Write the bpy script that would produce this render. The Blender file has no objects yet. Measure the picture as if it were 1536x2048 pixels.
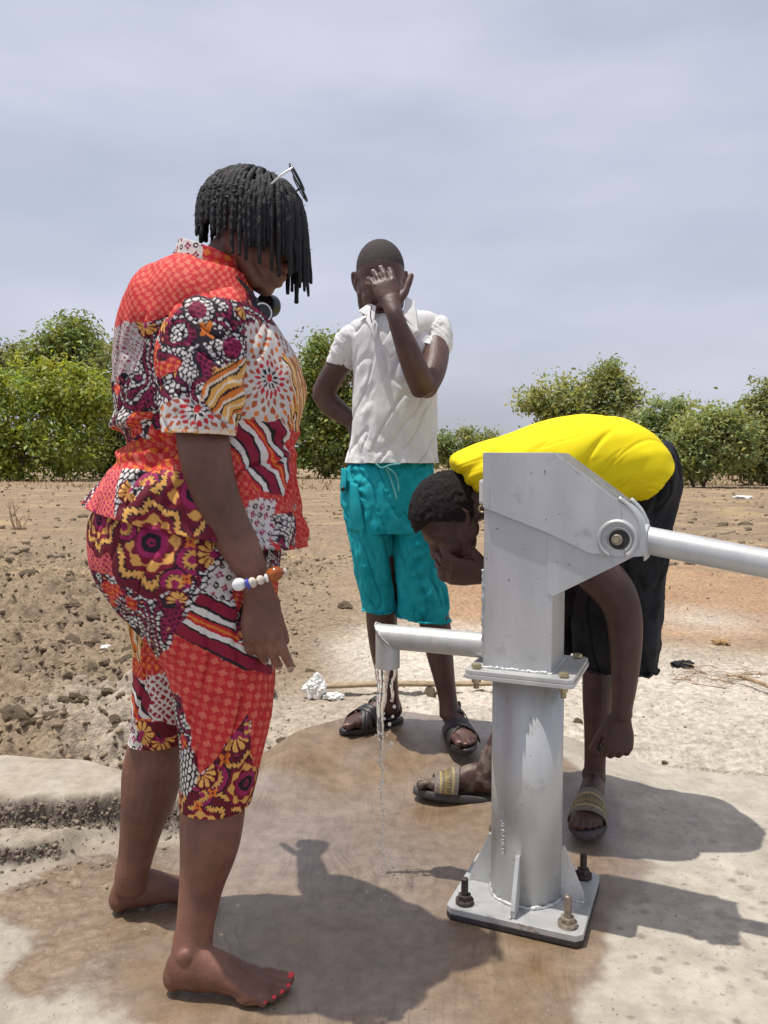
import bpy, bmesh, math, random
import numpy as np
from mathutils import Vector, Matrix, Euler
random.seed(7)
RNG = np.random.default_rng(7)
R = math.radians
sc = bpy.context.scene
COL = sc.collection

# ------------------------------------------------------------------ camera
F, CH = 1600.0, 1.05                      # focal length in photo pixels, lens height in metres
PITCH = math.atan(99.0 / F)
cam_data = bpy.data.cameras.new('camera')
cam = bpy.data.objects.new('camera', cam_data)
COL.objects.link(cam)
cam.location = (0, 0, CH)
cam.rotation_euler = (R(90) - PITCH, 0, 0)
cam_data.sensor_fit = 'HORIZONTAL'
cam_data.sensor_width = 36
cam_data.lens = F / 1536 * 36
cam_data.clip_start = 0.05
cam_data.clip_end = 6000
sc.camera = cam

# ------------------------------------------------------------------ sky and sun
SUN_DIR = Vector((-0.25, -0.015, 0.965)).normalized()       # towards the sun
elev = math.asin(SUN_DIR.z)
world = bpy.data.worlds.new('World')
sc.world = world
world.use_nodes = True
wn, wl = world.node_tree.nodes, world.node_tree.links
wn.clear()
wo = wn.new('ShaderNodeOutputWorld')
bg = wn.new('ShaderNodeBackground')
sky = wn.new('ShaderNodeTexSky')
sky.sky_type = 'NISHITA'
sky.sun_disc = False
sky.sun_elevation = elev
sky.sun_rotation = math.atan2(SUN_DIR.x, SUN_DIR.y)
sky.altitude = 200
sky.air_density = 1.0
sky.dust_density = 5.0
sky.ozone_density = 2.0
tc = wn.new('ShaderNodeTexCoord')
mp = wn.new('ShaderNodeMapping')
mp.inputs['Scale'].default_value = (1.0, 1.0, 3.2)
nz = wn.new('ShaderNodeTexNoise')
nz.inputs['Scale'].default_value = 2.0
nz.inputs['Detail'].default_value = 5
nz.inputs['Roughness'].default_value = 0.5
cr = wn.new('ShaderNodeValToRGB')
cr.color_ramp.elements[0].position = 0.36
cr.color_ramp.elements[0].color = (0, 0, 0, 1)
cr.color_ramp.elements[1].position = 0.78
cr.color_ramp.elements[1].color = (1, 1, 1, 1)
fac = wn.new('ShaderNodeMath'); fac.operation = 'MULTIPLY_ADD'
fac.inputs[1].default_value = 0.36; fac.inputs[2].default_value = 0.50
mixc = wn.new('ShaderNodeMixRGB')
mixc.inputs['Color2'].default_value = (7.5, 7.7, 8.95, 1)     # thin high dust veil
wl.new(tc.outputs['Generated'], mp.inputs['Vector'])
wl.new(mp.outputs['Vector'], nz.inputs['Vector'])
wl.new(nz.outputs['Fac'], cr.inputs['Fac'])
wl.new(cr.outputs['Color'], fac.inputs[0])
wl.new(fac.outputs[0], mixc.inputs['Fac'])
wl.new(sky.outputs['Color'], mixc.inputs['Color1'])
wl.new(mixc.outputs['Color'], bg.inputs['Color'])
bg.inputs['Strength'].default_value = 0.105
wl.new(bg.outputs['Background'], wo.inputs['Surface'])

sun_d = bpy.data.lights.new('sun', 'SUN')
sun_d.energy = 4.3
sun_d.angle = R(0.6)
sun_d.color = (1.0, 0.95, 0.87)
sun = bpy.data.objects.new('sun', sun_d)
COL.objects.link(sun)
sun.rotation_euler = SUN_DIR.to_track_quat('Z', 'Y').to_euler()
sun.location = (-2, 0, 8)

vs = sc.view_settings
sc.display_settings.display_device = 'sRGB'
vs.view_transform = 'Standard'
vs.look = 'None'
vs.exposure = 0.0
vs.gamma = 1.0
vs.use_curve_mapping = False
try:
    sc.cycles.max_bounces = 8
    sc.cycles.transparent_max_bounces = 12
    sc.cycles.use_denoising = True
except Exception:
    pass

# ------------------------------------------------------------------ helpers
cP, sP = math.cos(PITCH), math.sin(PITCH)

def W(px, py, d):
    """the point at forward distance d that the lens sees at photo pixel (px, py)"""
    u, v = (px - 768) / F, (1024 - py) / F
    s = d / (cP + v * sP)
    return Vector((u * s, d, CH + (-sP + v * cP) * s))

def G(px, py, z=0.0):
    u, v = (px - 768) / F, (1024 - py) / F
    s = (z - CH) / (-sP + v * cP)
    return Vector((u * s, (cP + v * sP) * s, z))

def S(d):
    return d / F

def smooth01(x):
    x = np.clip(x, 0, 1)
    return x * x * (3 - 2 * x)

def _hash(i, j, k, seed):
    h = (i * 374761393 + j * 668265263 + k * 2147483647 + seed * 974711) & 0xFFFFFFFF
    h = ((h ^ (h >> 13)) * 1274126177) & 0xFFFFFFFF
    h = ((h ^ (h >> 16)) * 2246822519) & 0xFFFFFFFF
    return ((h ^ (h >> 15)) & 0xFFFFFF) / float(0xFFFFFF)

def vnoise(x, y, z=0.0, seed=0):
    """value noise in -1..1"""
    x = np.asarray(x, float); y = np.asarray(y, float)
    z = np.zeros_like(x) + z
    xi, yi, zi = np.floor(x).astype(np.int64), np.floor(y).astype(np.int64), np.floor(z).astype(np.int64)
    xf, yf, zf = x - xi, y - yi, z - zi
    u, v, w = [t * t * t * (t * (t * 6 - 15) + 10) for t in (xf, yf, zf)]
    o = 0
    for a in (0, 1):
        for b in (0, 1):
            for c in (0, 1):
                o = o + _hash(xi + a, yi + b, zi + c, seed) * (u if a else 1 - u) * (v if b else 1 - v) * (w if c else 1 - w)
    return o * 2 - 1

def fbm(x, y, z=0.0, seed=0, octv=4, gain=0.5):
    o, amp, s, t = 0, 1.0, 1.0, 0
    for k in range(octv):
        o = o + amp * vnoise(np.asarray(x) * s + 17.3 * k, np.asarray(y) * s - 9.1 * k, np.asarray(z) * s, seed + k)
        t += amp; amp *= gain; s *= 2.03
    return o / t

def npmesh(name, V, faces, smooth=True):
    """faces: list of int arrays (n, 3) and / or (n, 4)"""
    V = np.asarray(V, np.float32).reshape(-1, 3)
    if isinstance(faces, np.ndarray):
        faces = [faces]
    faces = [np.asarray(f, np.int32) for f in faces if len(f)]
    me = bpy.data.meshes.new(name)
    me.vertices.add(len(V))
    me.vertices.foreach_set('co', V.ravel())
    loops = np.concatenate([f.ravel() for f in faces])
    tot = np.concatenate([np.full(len(f), f.shape[1], np.int32) for f in faces])
    start = np.concatenate([[0], np.cumsum(tot)[:-1]]).astype(np.int32)
    me.loops.add(len(loops))
    me.loops.foreach_set('vertex_index', loops)
    me.polygons.add(len(tot))
    me.polygons.foreach_set('loop_start', start)
    me.polygons.foreach_set('loop_total', tot)
    me.update(calc_edges=True)
    me.validate()
    if smooth:
        me.polygons.foreach_set('use_smooth', np.ones(len(me.polygons), bool))
    return me

def set_color(me, col, name='Col'):
    col = np.asarray(col, np.float32)
    if col.shape[1] == 3:
        col = np.concatenate([col, np.ones((len(col), 1), np.float32)], 1)
    a = me.color_attributes.new(name, 'FLOAT_COLOR', 'POINT')
    a.data.foreach_set('color', col.ravel())

def set_float(me, val, name):
    a = me.attributes.new(name, 'FLOAT', 'POINT')
    a.data.foreach_set('value', np.asarray(val, np.float32).ravel())

def obj(name, me, mat=None, parent=None):
    o = bpy.data.objects.new(name, me)
    COL.objects.link(o)
    if mat is not None and me is not None and hasattr(me, 'materials'):
        if not len(me.materials):
            me.materials.append(mat)
    if parent is not None:
        o.parent = parent
        o.matrix_parent_inverse = parent.matrix_world.inverted() if False else parent.matrix_basis.inverted()
    return o

def tag(o, label=None, cat=None, group=None, kind=None):
    if label: o['label'] = label
    if cat: o['category'] = cat
    if group: o['group'] = group
    if kind: o['kind'] = kind
    return o

def thing(name, label, cat, loc=(0, 0, 0), group=None):
    o = bpy.data.objects.new(name, None)
    COL.objects.link(o)
    o.location = loc
    o.empty_display_size = 0.05
    return tag(o, label, cat, group)

# ------------------------------------------------------------------ materials
def mat(name, color=(0.5, 0.5, 0.5), rough=0.7, var=0.0, vscale=20.0, bump=0.0, bscale=60.0, metallic=0.0,
        attr=None, spec=0.5, detail=4.0, color2=None, rvar=0.0, sss=0.0, bdist=0.01, trans=0.0):
    m = bpy.data.materials.new(name)
    m.use_nodes = True
    n, l = m.node_tree.nodes, m.node_tree.links
    b = n['Principled BSDF']
    b.inputs['Roughness'].default_value = rough
    b.inputs['Metallic'].default_value = metallic
    b.inputs['Specular IOR Level'].default_value = spec
    if sss:
        b.inputs['Subsurface Weight'].default_value = sss
        b.inputs['Subsurface Radius'].default_value = (0.012, 0.005, 0.003)
        b.inputs['Subsurface Scale'].default_value = 0.6
    tcn = n.new('ShaderNodeTexCoord')
    src = None
    if attr:
        at = n.new('ShaderNodeAttribute'); at.attribute_name = attr
        src = at.outputs['Color']
    if var > 0 or color2 is not None:
        nt = n.new('ShaderNodeTexNoise')
        nt.inputs['Scale'].default_value = vscale
        nt.inputs['Detail'].default_value = detail
        nt.inputs['Roughness'].default_value = 0.6
        l.new(tcn.outputs['Object'], nt.inputs['Vector'])
        rp = n.new('ShaderNodeValToRGB')
        rp.color_ramp.elements[0].position = 0.33
        rp.color_ramp.elements[1].position = 0.67
        if color2 is None:
            rp.color_ramp.elements[0].color = (1 - var, 1 - var, 1 - var, 1)
            rp.color_ramp.elements[1].color = (1 + var, 1 + var, 1 + var, 1)
            mx = n.new('ShaderNodeMixRGB'); mx.blend_type = 'MULTIPLY'; mx.inputs['Fac'].default_value = 1
            if src is None:
                mx.inputs['Color1'].default_value = (*color, 1)
            else:
                l.new(src, mx.inputs['Color1'])
            l.new(nt.outputs['Fac'], rp.inputs['Fac'])
            l.new(rp.outputs['Color'], mx.inputs['Color2'])
            l.new(mx.outputs['Color'], b.inputs['Base Color'])
        else:
            rp.color_ramp.elements[0].color = (*color, 1)
            rp.color_ramp.elements[1].color = (*color2, 1)
            l.new(nt.outputs['Fac'], rp.inputs['Fac'])
            l.new(rp.outputs['Color'], b.inputs['Base Color'])
        if rvar:
            mr = n.new('ShaderNodeMath'); mr.operation = 'MULTIPLY_ADD'
            mr.inputs[1].default_value = rvar; mr.inputs[2].default_value = rough - rvar * 0.5
            l.new(nt.outputs['Fac'], mr.inputs[0]); l.new(mr.outputs[0], b.inputs['Roughness'])
    elif src is not None:
        l.new(src, b.inputs['Base Color'])
    else:
        b.inputs['Base Color'].default_value = (*color, 1)
    if bump > 0:
        bt = n.new('ShaderNodeTexNoise')
        bt.inputs['Scale'].default_value = bscale
        bt.inputs['Detail'].default_value = 5
        bt.inputs['Roughness'].default_value = 0.65
        l.new(tcn.outputs['Object'], bt.inputs['Vector'])
        bn = n.new('ShaderNodeBump')
        bn.inputs['Strength'].default_value = bump
        bn.inputs['Distance'].default_value = bdist
        l.new(bt.outputs['Fac'], bn.inputs['Height'])
        l.new(bn.outputs['Normal'], b.inputs['Normal'])
    if trans:
        b.inputs['Transmission Weight'].default_value = trans
    return m

# ------------------------------------------------------------------ mesh builders
def catmull(P, t):
    """P (n, k), t in 0..n-1"""
    P = np.asarray(P, float)
    n = len(P)
    i = np.clip(np.floor(t).astype(int), 0, n - 2)
    f = (t - i)[:, None]
    p1, p2 = P[i], P[i + 1]
    p0 = np.where((i > 0)[:, None], P[np.maximum(i - 1, 0)], 2 * p1 - p2)
    p3 = np.where((i < n - 2)[:, None], P[np.minimum(i + 2, n - 1)], 2 * p2 - p1)
    return 0.5 * ((2 * p1) + (-p0 + p2) * f + (2 * p0 - 5 * p1 + 4 * p2 - p3) * f ** 2 + (-p0 + 3 * p1 - 3 * p2 + p3) * f ** 3)

def grid_faces(nr, ns, wrap=True, off=0):
    i = np.arange(nr - 1)[:, None]
    j = np.arange(ns if wrap else ns - 1)[None, :]
    j2 = (j + 1) % ns
    return (np.stack([i * ns + j, i * ns + j2, (i + 1) * ns + j2, (i + 1) * ns + j], -1).reshape(-1, 4) + off)

def tube(pts, rads, ns=16, sub=4, ref=(0, 1, 0), cap=0.7, flip=False):
    """closed tapered tube; rads: r or (ra, rb), rb measured along ref; rounded ends. returns V, [quads, tris]"""
    P = np.array([tuple(p) for p in pts], float)
    Rr = np.array([(r, r) if np.isscalar(r) else tuple(r) for r in rads], float)
    n = len(P)
    m = (n - 1) * sub + 1
    t = np.linspace(0, n - 1, m)
    C = catmull(P, t)
    RR = np.maximum(catmull(Rr, t), 1e-4)
    T = np.gradient(C, axis=0)
    T /= np.linalg.norm(T, axis=1)[:, None] + 1e-12
    def ends(k, sgn):
        out = []
        for a in (25, 50, 70, 84):
            out.append((C[k] + sgn * T[k] * RR[k].min() * math.sin(R(a)) * cap, RR[k] * math.cos(R(a)), T[k]))
        return out
    e0, e1 = ends(0, -1)[::-1], ends(-1, 1)
    C = np.concatenate([[e[0] for e in e0], C, [e[0] for e in e1]])
    RR = np.concatenate([[e[1] for e in e0], RR, [e[1] for e in e1]])
    T = np.concatenate([[e[2] for e in e0], T, [e[2] for e in e1]])
    ref = np.array(ref, float)
    B = ref[None] - T * (T @ ref)[:, None]
    nb = np.linalg.norm(B, axis=1)
    bad = nb < 0.15
    if bad.any():
        alt = np.array([1.0, 0.3, 0.2])
        B2 = alt[None] - T * (T @ alt)[:, None]
        if bad.all():
            B = B2
        else:
            good = np.where(~bad)[0]
            for k in np.where(bad)[0]:
                g = good[np.argmin(abs(good - k))]
                b = B[g] - T[k] * (T[k] @ B[g])
                B[k] = b
        nb = np.linalg.norm(B, axis=1)
    B /= nb[:, None] + 1e-12
    A = np.cross(B, T)
    ph = np.linspace(0, 2 * np.pi, ns, endpoint=False)
    V = C[:, None] + A[:, None] * (RR[:, 0, None] * np.cos(ph))[..., None] + B[:, None] * (RR[:, 1, None] * np.sin(ph))[..., None]
    nr = len(C)
    V = V.reshape(-1, 3)
    Q = grid_faces(nr, ns)[:, ::-1]
    V = np.concatenate([V, C[:1], C[-1:]])
    c0, c1 = nr * ns, nr * ns + 1
    j = np.arange(ns)
    T0 = np.stack([np.full(ns, c0), j, (j + 1) % ns], 1)[:, ::-1]
    T1 = np.stack([np.full(ns, c1), (nr - 1) * ns + j, (nr - 1) * ns + (j + 1) % ns], 1)
    # orientation test: make the signed volume positive
    F4 = [Q, np.concatenate([T0[:, ::-1], T1[:, ::-1]])]
    tri = np.concatenate([Q[:, [0, 1, 2]], Q[:, [0, 2, 3]]])
    cc = V.mean(0)
    vol = np.einsum('ij,ij->i', V[tri[:, 0]] - cc, np.cross(V[tri[:, 1]] - cc, V[tri[:, 2]] - cc)).sum()
    if vol < 0:
        F4 = [Q[:, ::-1], np.concatenate([T0, T1])]
        F4[1] = F4[1]
    return V, F4

def limb(rows, ns=20, sub=5, cap=0.6, ref=(0, 1, 0)):
    """rows: (px, py, depth, width_px[, depth_radius_ratio])"""
    pts, rad = [], []
    for r in rows:
        px, py, d, w = r[:4]
        k = r[4] if len(r) > 4 else 1.0
        a = w * 0.5 * S(d)
        pts.append(W(px, py, d)); rad.append((a, a * k))
    return tube(pts, rad, ns, sub, cap=cap, ref=ref)

def ball(c, r, M=None, n=20):
    """ellipsoid"""
    r = (r, r, r) if np.isscalar(r) else r
    th = np.linspace(0, np.pi, n // 2 + 1)[1:-1]
    ph = np.linspace(0, 2 * np.pi, n, endpoint=False)
    V = np.stack([np.sin(th)[:, None] * np.cos(ph), np.sin(th)[:, None] * np.sin(ph), np.cos(th)[:, None] + 0 * ph], -1).reshape(-1, 3)
    nr = len(th)
    V = np.concatenate([V, [[0, 0, 1], [0, 0, -1]]]) * np.array(r)
    Q = grid_faces(nr, n)[:, ::-1]
    Q = Q[:, ::-1][:, ::-1]
    j = np.arange(n)
    T0 = np.stack([np.full(n, nr * n), j, (j + 1) % n], 1)
    T1 = np.stack([np.full(n, nr * n + 1), (nr - 1) * n + (j + 1) % n, (nr - 1) * n + j], 1)
    Qd = grid_faces(nr, n)
    Qd = Qd[:, [0, 3, 2, 1]]
    V = V + np.array(tuple(c))
    if M is not None:
        V = xf(V, M)
    return V, [Qd, np.concatenate([T0, T1])]

def xf(V, M):
    M = np.array(M)
    return V @ M[:3, :3].T + M[:3, 3]

def join(parts):
    Vs, Q, T, off = [], [], [], 0
    for V, fs in parts:
        Vs.append(V)
        for f in fs:
            (Q if f.shape[1] == 4 else T).append(f + off)
        off += len(V)
    out = []
    if Q: out.append(np.concatenate(Q))
    if T: out.append(np.concatenate(T))
    return np.concatenate(Vs), out

def union(name, parts, voxel=0.004, smooth=4, factor=0.5):
    """overlapping closed shells become one continuous skin"""
    V, fs = join(parts)
    me = npmesh(name + '_src', V, fs)
    bm = bmesh.new(); bm.from_mesh(me)
    bmesh.ops.recalc_face_normals(bm, faces=bm.faces)
    bm.to_mesh(me); bm.free()
    o = bpy.data.objects.new('tmp', me)
    COL.objects.link(o)
    m = o.modifiers.new('r', 'REMESH'); m.mode = 'VOXEL'; m.voxel_size = voxel
    if smooth:
        s = o.modifiers.new('s', 'SMOOTH'); s.iterations = smooth; s.factor = factor
    dg = bpy.context.evaluated_depsgraph_get()
    out = bpy.data.meshes.new_from_object(o.evaluated_get(dg))
    out.name = name
    bpy.data.objects.remove(o, do_unlink=True)
    bpy.data.meshes.remove(me)
    out.materials.clear()
    out.polygons.foreach_set('use_smooth', np.ones(len(out.polygons), bool))
    return out

def getV(me):
    V = np.empty(len(me.vertices) * 3, np.float32)
    me.vertices.foreach_get('co', V)
    return V.reshape(-1, 3).astype(float)

def bm_mesh(name, fn, bevel=0.0, smooth=False):
    bm = bmesh.new()
    fn(bm)
    if bevel:
        bmesh.ops.bevel(bm, geom=list(bm.edges), offset=bevel, segments=2, affect='EDGES', profile=0.7)
    bmesh.ops.recalc_face_normals(bm, faces=bm.faces)
    me = bpy.data.meshes.new(name)
    bm.to_mesh(me); bm.free()
    if smooth:
        me.polygons.foreach_set('use_smooth', np.ones(len(me.polygons), bool))
    return me

def box_mesh(name, lo, hi, bevel=0.0):
    def fn(bm):
        bmesh.ops.create_cube(bm, size=1)
        for v in bm.verts:
            v.co = Vector([(lo[k] + hi[k]) / 2 + v.co[k] * (hi[k] - lo[k]) for k in range(3)])
    return bm_mesh(name, fn, bevel)

def prism_mesh(name, poly, y0, y1, bevel=0.0):
    """polygon in local x, z extruded along y"""
    def fn(bm):
        vs_ = [bm.verts.new((x, y0, z)) for x, z in poly]
        f = bm.faces.new(vs_)
        r = bmesh.ops.extrude_face_region(bm, geom=[f])
        for v in [g for g in r['geom'] if isinstance(g, bmesh.types.BMVert)]:
            v.co.y = y1
    return bm_mesh(name, fn, bevel)

def cyl_mesh(name, p0, p1, r0, r1=None, ns=32, bevel=0.0, smooth=True):
    r1 = r0 if r1 is None else r1
    p0, p1 = Vector(p0), Vector(p1)
    def fn(bm):
        bmesh.ops.create_cone(bm, cap_ends=True, segments=ns, radius1=r0, radius2=r1, depth=(p1 - p0).length)
        q = (p1 - p0).to_track_quat('Z', 'Y').to_matrix().to_4x4()
        bmesh.ops.transform(bm, matrix=Matrix.Translation((p0 + p1) / 2) @ q, verts=bm.verts)
        if bevel:
            es = [e for e in bm.edges if len(e.link_faces) == 2 and abs(e.calc_face_angle()) > 1.0]
            bmesh.ops.bevel(bm, geom=es, offset=bevel, segments=2, affect='EDGES', profile=0.7)
    me = bm_mesh(name, fn)
    if smooth:
        me.polygons.foreach_set('use_smooth', np.array([len(p.vertices) <= 4 for p in me.polygons]))
    return me

# cloth: open tube of rings with fabric coordinates
def cloth(secs, nr, ns, exp=2.2, wrinkle=None):
    """secs: list of (P, A, B) world vectors. returns V (nr*ns), quads, u (arc from near meridian, m), v (length, m), q (px like coordinates)"""
    P = np.array([[*s[0], *s[1], *s[2]] for s in secs], float)
    t = np.linspace(0, len(P) - 1, nr)
    X = catmull(P, t)
    C, A, B = X[:, :3], X[:, 3:6], X[:, 6:]
    ph = np.linspace(-1.5 * np.pi, 0.5 * np.pi, ns, endpoint=False)
    c, s = np.cos(ph), np.sin(ph)
    c = np.sign(c) * abs(c) ** (2 / exp); s = np.sign(s) * abs(s) ** (2 / exp)
    V = C[:, None] + A[:, None] * c[None, :, None] + B[:, None] * s[None, :, None]
    seg = np.linalg.norm(np.roll(V, -1, 1) - V, axis=2)
    u = np.concatenate([np.zeros((nr, 1)), np.cumsum(seg, 1)[:, :-1]], 1)
    u = u - u[:, ns // 2][:, None]
    mid = V[:, ns // 2]
    v = np.concatenate([[0], np.cumsum(np.linalg.norm(np.diff(mid, axis=0), axis=1))])[:, None] + 0 * u
    # photo like fabric coordinates (pixels), unrolled round the near meridian
    dn = mid[:, 1]
    vx = mid[:, 0]; vz = mid[:, 2] - CH
    fw = dn * cP - vz * sP
    px0 = 768 + F * vx / fw
    py0 = 1024 - F * (dn * sP + vz * cP) / fw
    qx = px0[:, None] + u / S(dn)[:, None]
    qy = py0[:, None] + (mid[:, 2][:, None] - V[..., 2]) / S(dn)[:, None]
    if wrinkle is not None:
        dU = np.roll(V, -1, 1) - np.roll(V, 1, 1)
        dV = np.gradient(V, axis=0)
        N = np.cross(dU, dV)
        N /= np.linalg.norm(N, axis=2)[..., None] + 1e-12
        out = np.einsum('ijk,ijk->ij', N, V - C[:, None])
        N *= np.sign(out.mean())
        V = V + N * wrinkle(qx, qy, u, v, V)[..., None]
    return dict(V=V.reshape(-1, 3), Q=grid_faces(nr, ns), u=u.ravel(), v=v.ravel(), qx=qx.ravel(), qy=qy.ravel(), nr=nr, ns=ns)

def prow(y, xl, xr, d, b, yr=None):
    """horizontal ring of a garment: left / right silhouette pixels at row y, depth and half depth (m)"""
    yr = y if yr is None else yr
    p0, p1 = W(xl, y, d), W(xr, yr, d)
    return ((p0 + p1) / 2, (p1 - p0) / 2, Vector((0, b, 0)))

def pring(px, py, d, w, ratio, ang):
    """ring of a sleeve or trouser leg: centre, width in px, depth ratio, angle of its width line in the picture (deg)"""
    a = w * 0.5 * S(d)
    return (W(px, py, d), Vector((math.cos(R(ang)) * a, 0, -math.sin(R(ang)) * a)), Vector((0, a * ratio, 0)))

def garment(name, pieces, material, parent, colors=None, thick=0.003):
    Vs, Qs, off = [], [], 0
    for p in pieces:
        Vs.append(p['V']); Qs.append(p['Q'] + off); off += len(p['V'])
    me = npmesh(name, np.concatenate(Vs), np.concatenate(Qs))
    if colors is not None:
        set_color(me, np.concatenate(colors))
    bm = bmesh.new(); bm.from_mesh(me)
    bmesh.ops.recalc_face_normals(bm, faces=bm.faces); bm.to_mesh(me); bm.free()
    me.polygons.foreach_set('use_smooth', np.ones(len(me.polygons), bool))
    o = obj(name, me, material, parent)
    if thick:
        s = o.modifiers.new('thickness', 'SOLIDIFY'); s.thickness = thick; s.offset = -1
    return o
# ------------------------------------------------------------------ the apron slab and the field
def poly_sdf(x, y, poly):
    """signed distance, negative inside"""
    P = np.array(poly, float)
    Q = np.roll(P, -1, 0)
    d = np.full(x.shape, 1e9); ins = np.zeros(x.shape, bool)
    for (ax, ay), (bx, by) in zip(P, Q):
        ex, ey = bx - ax, by - ay
        t = np.clip(((x - ax) * ex + (y - ay) * ey) / (ex * ex + ey * ey + 1e-12), 0, 1)
        d = np.minimum(d, np.hypot(x - ax - t * ex, y - ay - t * ey))
        c = (ay > y) != (by > y)
        xi = ax + (y - ay) * ex / (ey if abs(ey) > 1e-12 else 1e-12)
        ins ^= c & (x < xi)
    return np.where(ins, -d, d)

BX = np.array([-6, -3, -1.9, -1.25, -0.95, -0.75, -0.5, -0.32, -0.15, 0.05, 0.3, 0.6, 0.9, 1.3, 2.0, 3, 6])
BY = np.array([1.2, 1.9, 2.3, 2.43, 2.38, 2.28, 2.42, 2.66, 2.80, 2.86, 2.80, 2.68, 2.58, 2.50, 2.35, 2.0, 1.2]) * 1.0667
def slab_back(x):
    return np.interp(x, BX, BY) + 0.025 * vnoise(x * 3.1, 0 * x, seed=3) + 0.012 * vnoise(x * 11, 0 * x, seed=4)

def slab_height(x, y):
    h = 0.004 * fbm(x * 1.7, y * 1.7, seed=11) + 0.0015 * fbm(x * 9, y * 9, seed=12)
    # smooth ramp of the rim behind the spout
    m = smooth01((x + 0.62) / 0.35) * smooth01((1.02 - x) / 0.5)
    bk = np.interp(x, BX, BY)
    ramp = smooth01((y - (bk - 0.66)) / 0.5) * 0.092
    h = h + m * ramp
    # rough broken kerb on the left
    k = smooth01((-0.42 - x) / 0.2)
    edge = 2.205 + 0.03 * vnoise(x * 4.2, 0 * x, seed=21) + 0.015 * vnoise(x * 13, 0 * x, seed=22)
    fbmr = fbm(x * 26, y * 26, seed=23, octv=4, gain=0.6)
    step = smooth01((y - edge + 0.035 * fbmr) / 0.075)
    face = np.clip(1.6 - abs(step - 0.45) / 0.33, 0, 1)
    h = h + k * (step * 0.092 + face * 0.030 * fbm(x * 45, y * 45, seed=24, octv=3, gain=0.7) - 0.02 * np.exp(-((y - edge + 0.02) / 0.03) ** 2))
    # broken lip at the far left
    e2 = 2.01 + 0.05 * smooth01((x + 1.05) / 0.25) + 0.02 * vnoise(x * 8, 0 * x, seed=31)
    k2 = smooth01((-0.80 - x + 0.05 * vnoise(x * 7, y * 7, seed=32)) / 0.06)
    s2 = smooth01((y - e2 + 0.02 * fbmr) / 0.045) * (1 - smooth01((y - edge + 0.03) / 0.05))
    h = h + k2 * s2 * (0.05 + 0.006 * fbmr)
    rough = np.clip(k * face + k2 * np.clip(1 - abs(smooth01((y - e2 + 0.02 * fbmr) / 0.045) - 0.5) / 0.36, 0, 1) * 1.5, 0, 1)
    return h, rough

WET = [(-200, 1800), (-10, 1790), (60, 1760), (120, 1720), (250, 1700), (360, 1690), (430, 1640), (490, 1560), (560, 1500), (640, 1462),
       (720, 1445), (800, 1448), (980, 1495), (1130, 1560), (1215, 1600), (1250, 1690), (1320, 1735), (1240, 1800), (1215, 1880), (1180, 1960),
       (1160, 2048), (1120, 2300), (300, 2300), (300, 2060), (240, 2030), (150, 1985), (60, 2000), (20, 1985), (-10, 1950), (45, 1905), (40, 1860), (0, 1840)]
WETP = [tuple(G(a, b, 0.0))[:2] for a, b in WET]

def make_slab():
    xs = np.concatenate([np.linspace(-5, -1.5, 45)[:-1], np.linspace(-1.5, 1.6, 400), np.linspace(1.6, 5, 45)[1:]])
    ts = np.linspace(0, 1, 380) ** 0.72
    X = np.repeat(xs[None], len(ts), 0)
    Yb = slab_back(xs)[None]
    Y = 0.15 + ts[:, None] * (Yb - 0.15)
    H, rough = slab_height(X, Y)
    edge = smooth01((Yb - Y) / 0.05)
    H = H - (1 - edge) * 0.02
    # skirt
    X = np.concatenate([X, X[-1:], X[-1:]]); Y = np.concatenate([Y, Y[-1:] + 0.02, Y[-1:] + 0.03])
    H = np.concatenate([H, H[-1:] - 0.05, H[-1:] - 0.25]); rough = np.concatenate([rough, rough[-1:] * 0 + 1, rough[-1:] * 0 + 1])
    V = np.stack([X, Y, H], -1).reshape(-1, 3)
    me = npmesh('slab', V, grid_faces(X.shape[0], X.shape[1], wrap=False))
    x, y = V[:, 0], V[:, 1]
    sd = poly_sdf(x, y, WETP) + 0.035 * fbm(x * 7, y * 7, seed=41) + 0.022 * fbm(x * 24, y * 24, seed=42)
    wet = smooth01((0.02 - sd) / 0.045)
    spots = smooth01((fbm(x * 38, y * 38, seed=43, octv=2) - 0.42) / 0.1) * smooth01((x - 0.55) / 0.25) * smooth01((2.15 - y) / 0.4)
    wet = np.maximum(wet, 0.7 * spots)
    rgd = np.random.default_rng(88)
    for _ in range(170):        # splashed drops beside the wet patch
        qx_, qy_ = rgd.uniform(0.45, 1.35), rgd.uniform(1.25, 2.3)
        rr_ = 0.005 + 0.011 * rgd.random() ** 2
        wet = np.maximum(wet, 0.8 * smooth01((rr_ - np.hypot((x - qx_) * rgd.uniform(0.7, 1.2), y - qy_)) / 0.006 + 0.5))
    set_float(me, wet, 'wet'); set_float(me, rough.ravel(), 'rough')
    dust = smooth01((-0.25 - x) / 0.4) * smooth01((y - 1.85) / 0.1) * np.clip(0.65 + 0.5 * fbm(x * 9, y * 9, seed=47), 0, 1)
    set_float(me, dust, 'dust')
    # muddy silt left by water
    mud = smooth01((fbm(x * 2.6, y * 2.6, seed=45, octv=3) + 0.25) / 0.7) * wet
    for (a, b, r) in ((770, 1560, .16), (1010, 1680, .2), (1010, 1930, .3), (560, 1900, .3), (420, 1980, .42), (220, 1900, .35), (120, 1800, .3), (880, 1620, .2)):
        p = G(a, b)
        mud = np.maximum(mud, np.exp(-((x - p.x) ** 2 + (y - p.y) ** 2) / r ** 2 * 1.5) * wet * (0.75 + 0.5 * fbm(x * 12, y * 12, seed=46)))
    set_float(me, np.clip(mud, 0, 1), 'mud')
    return me

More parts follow.
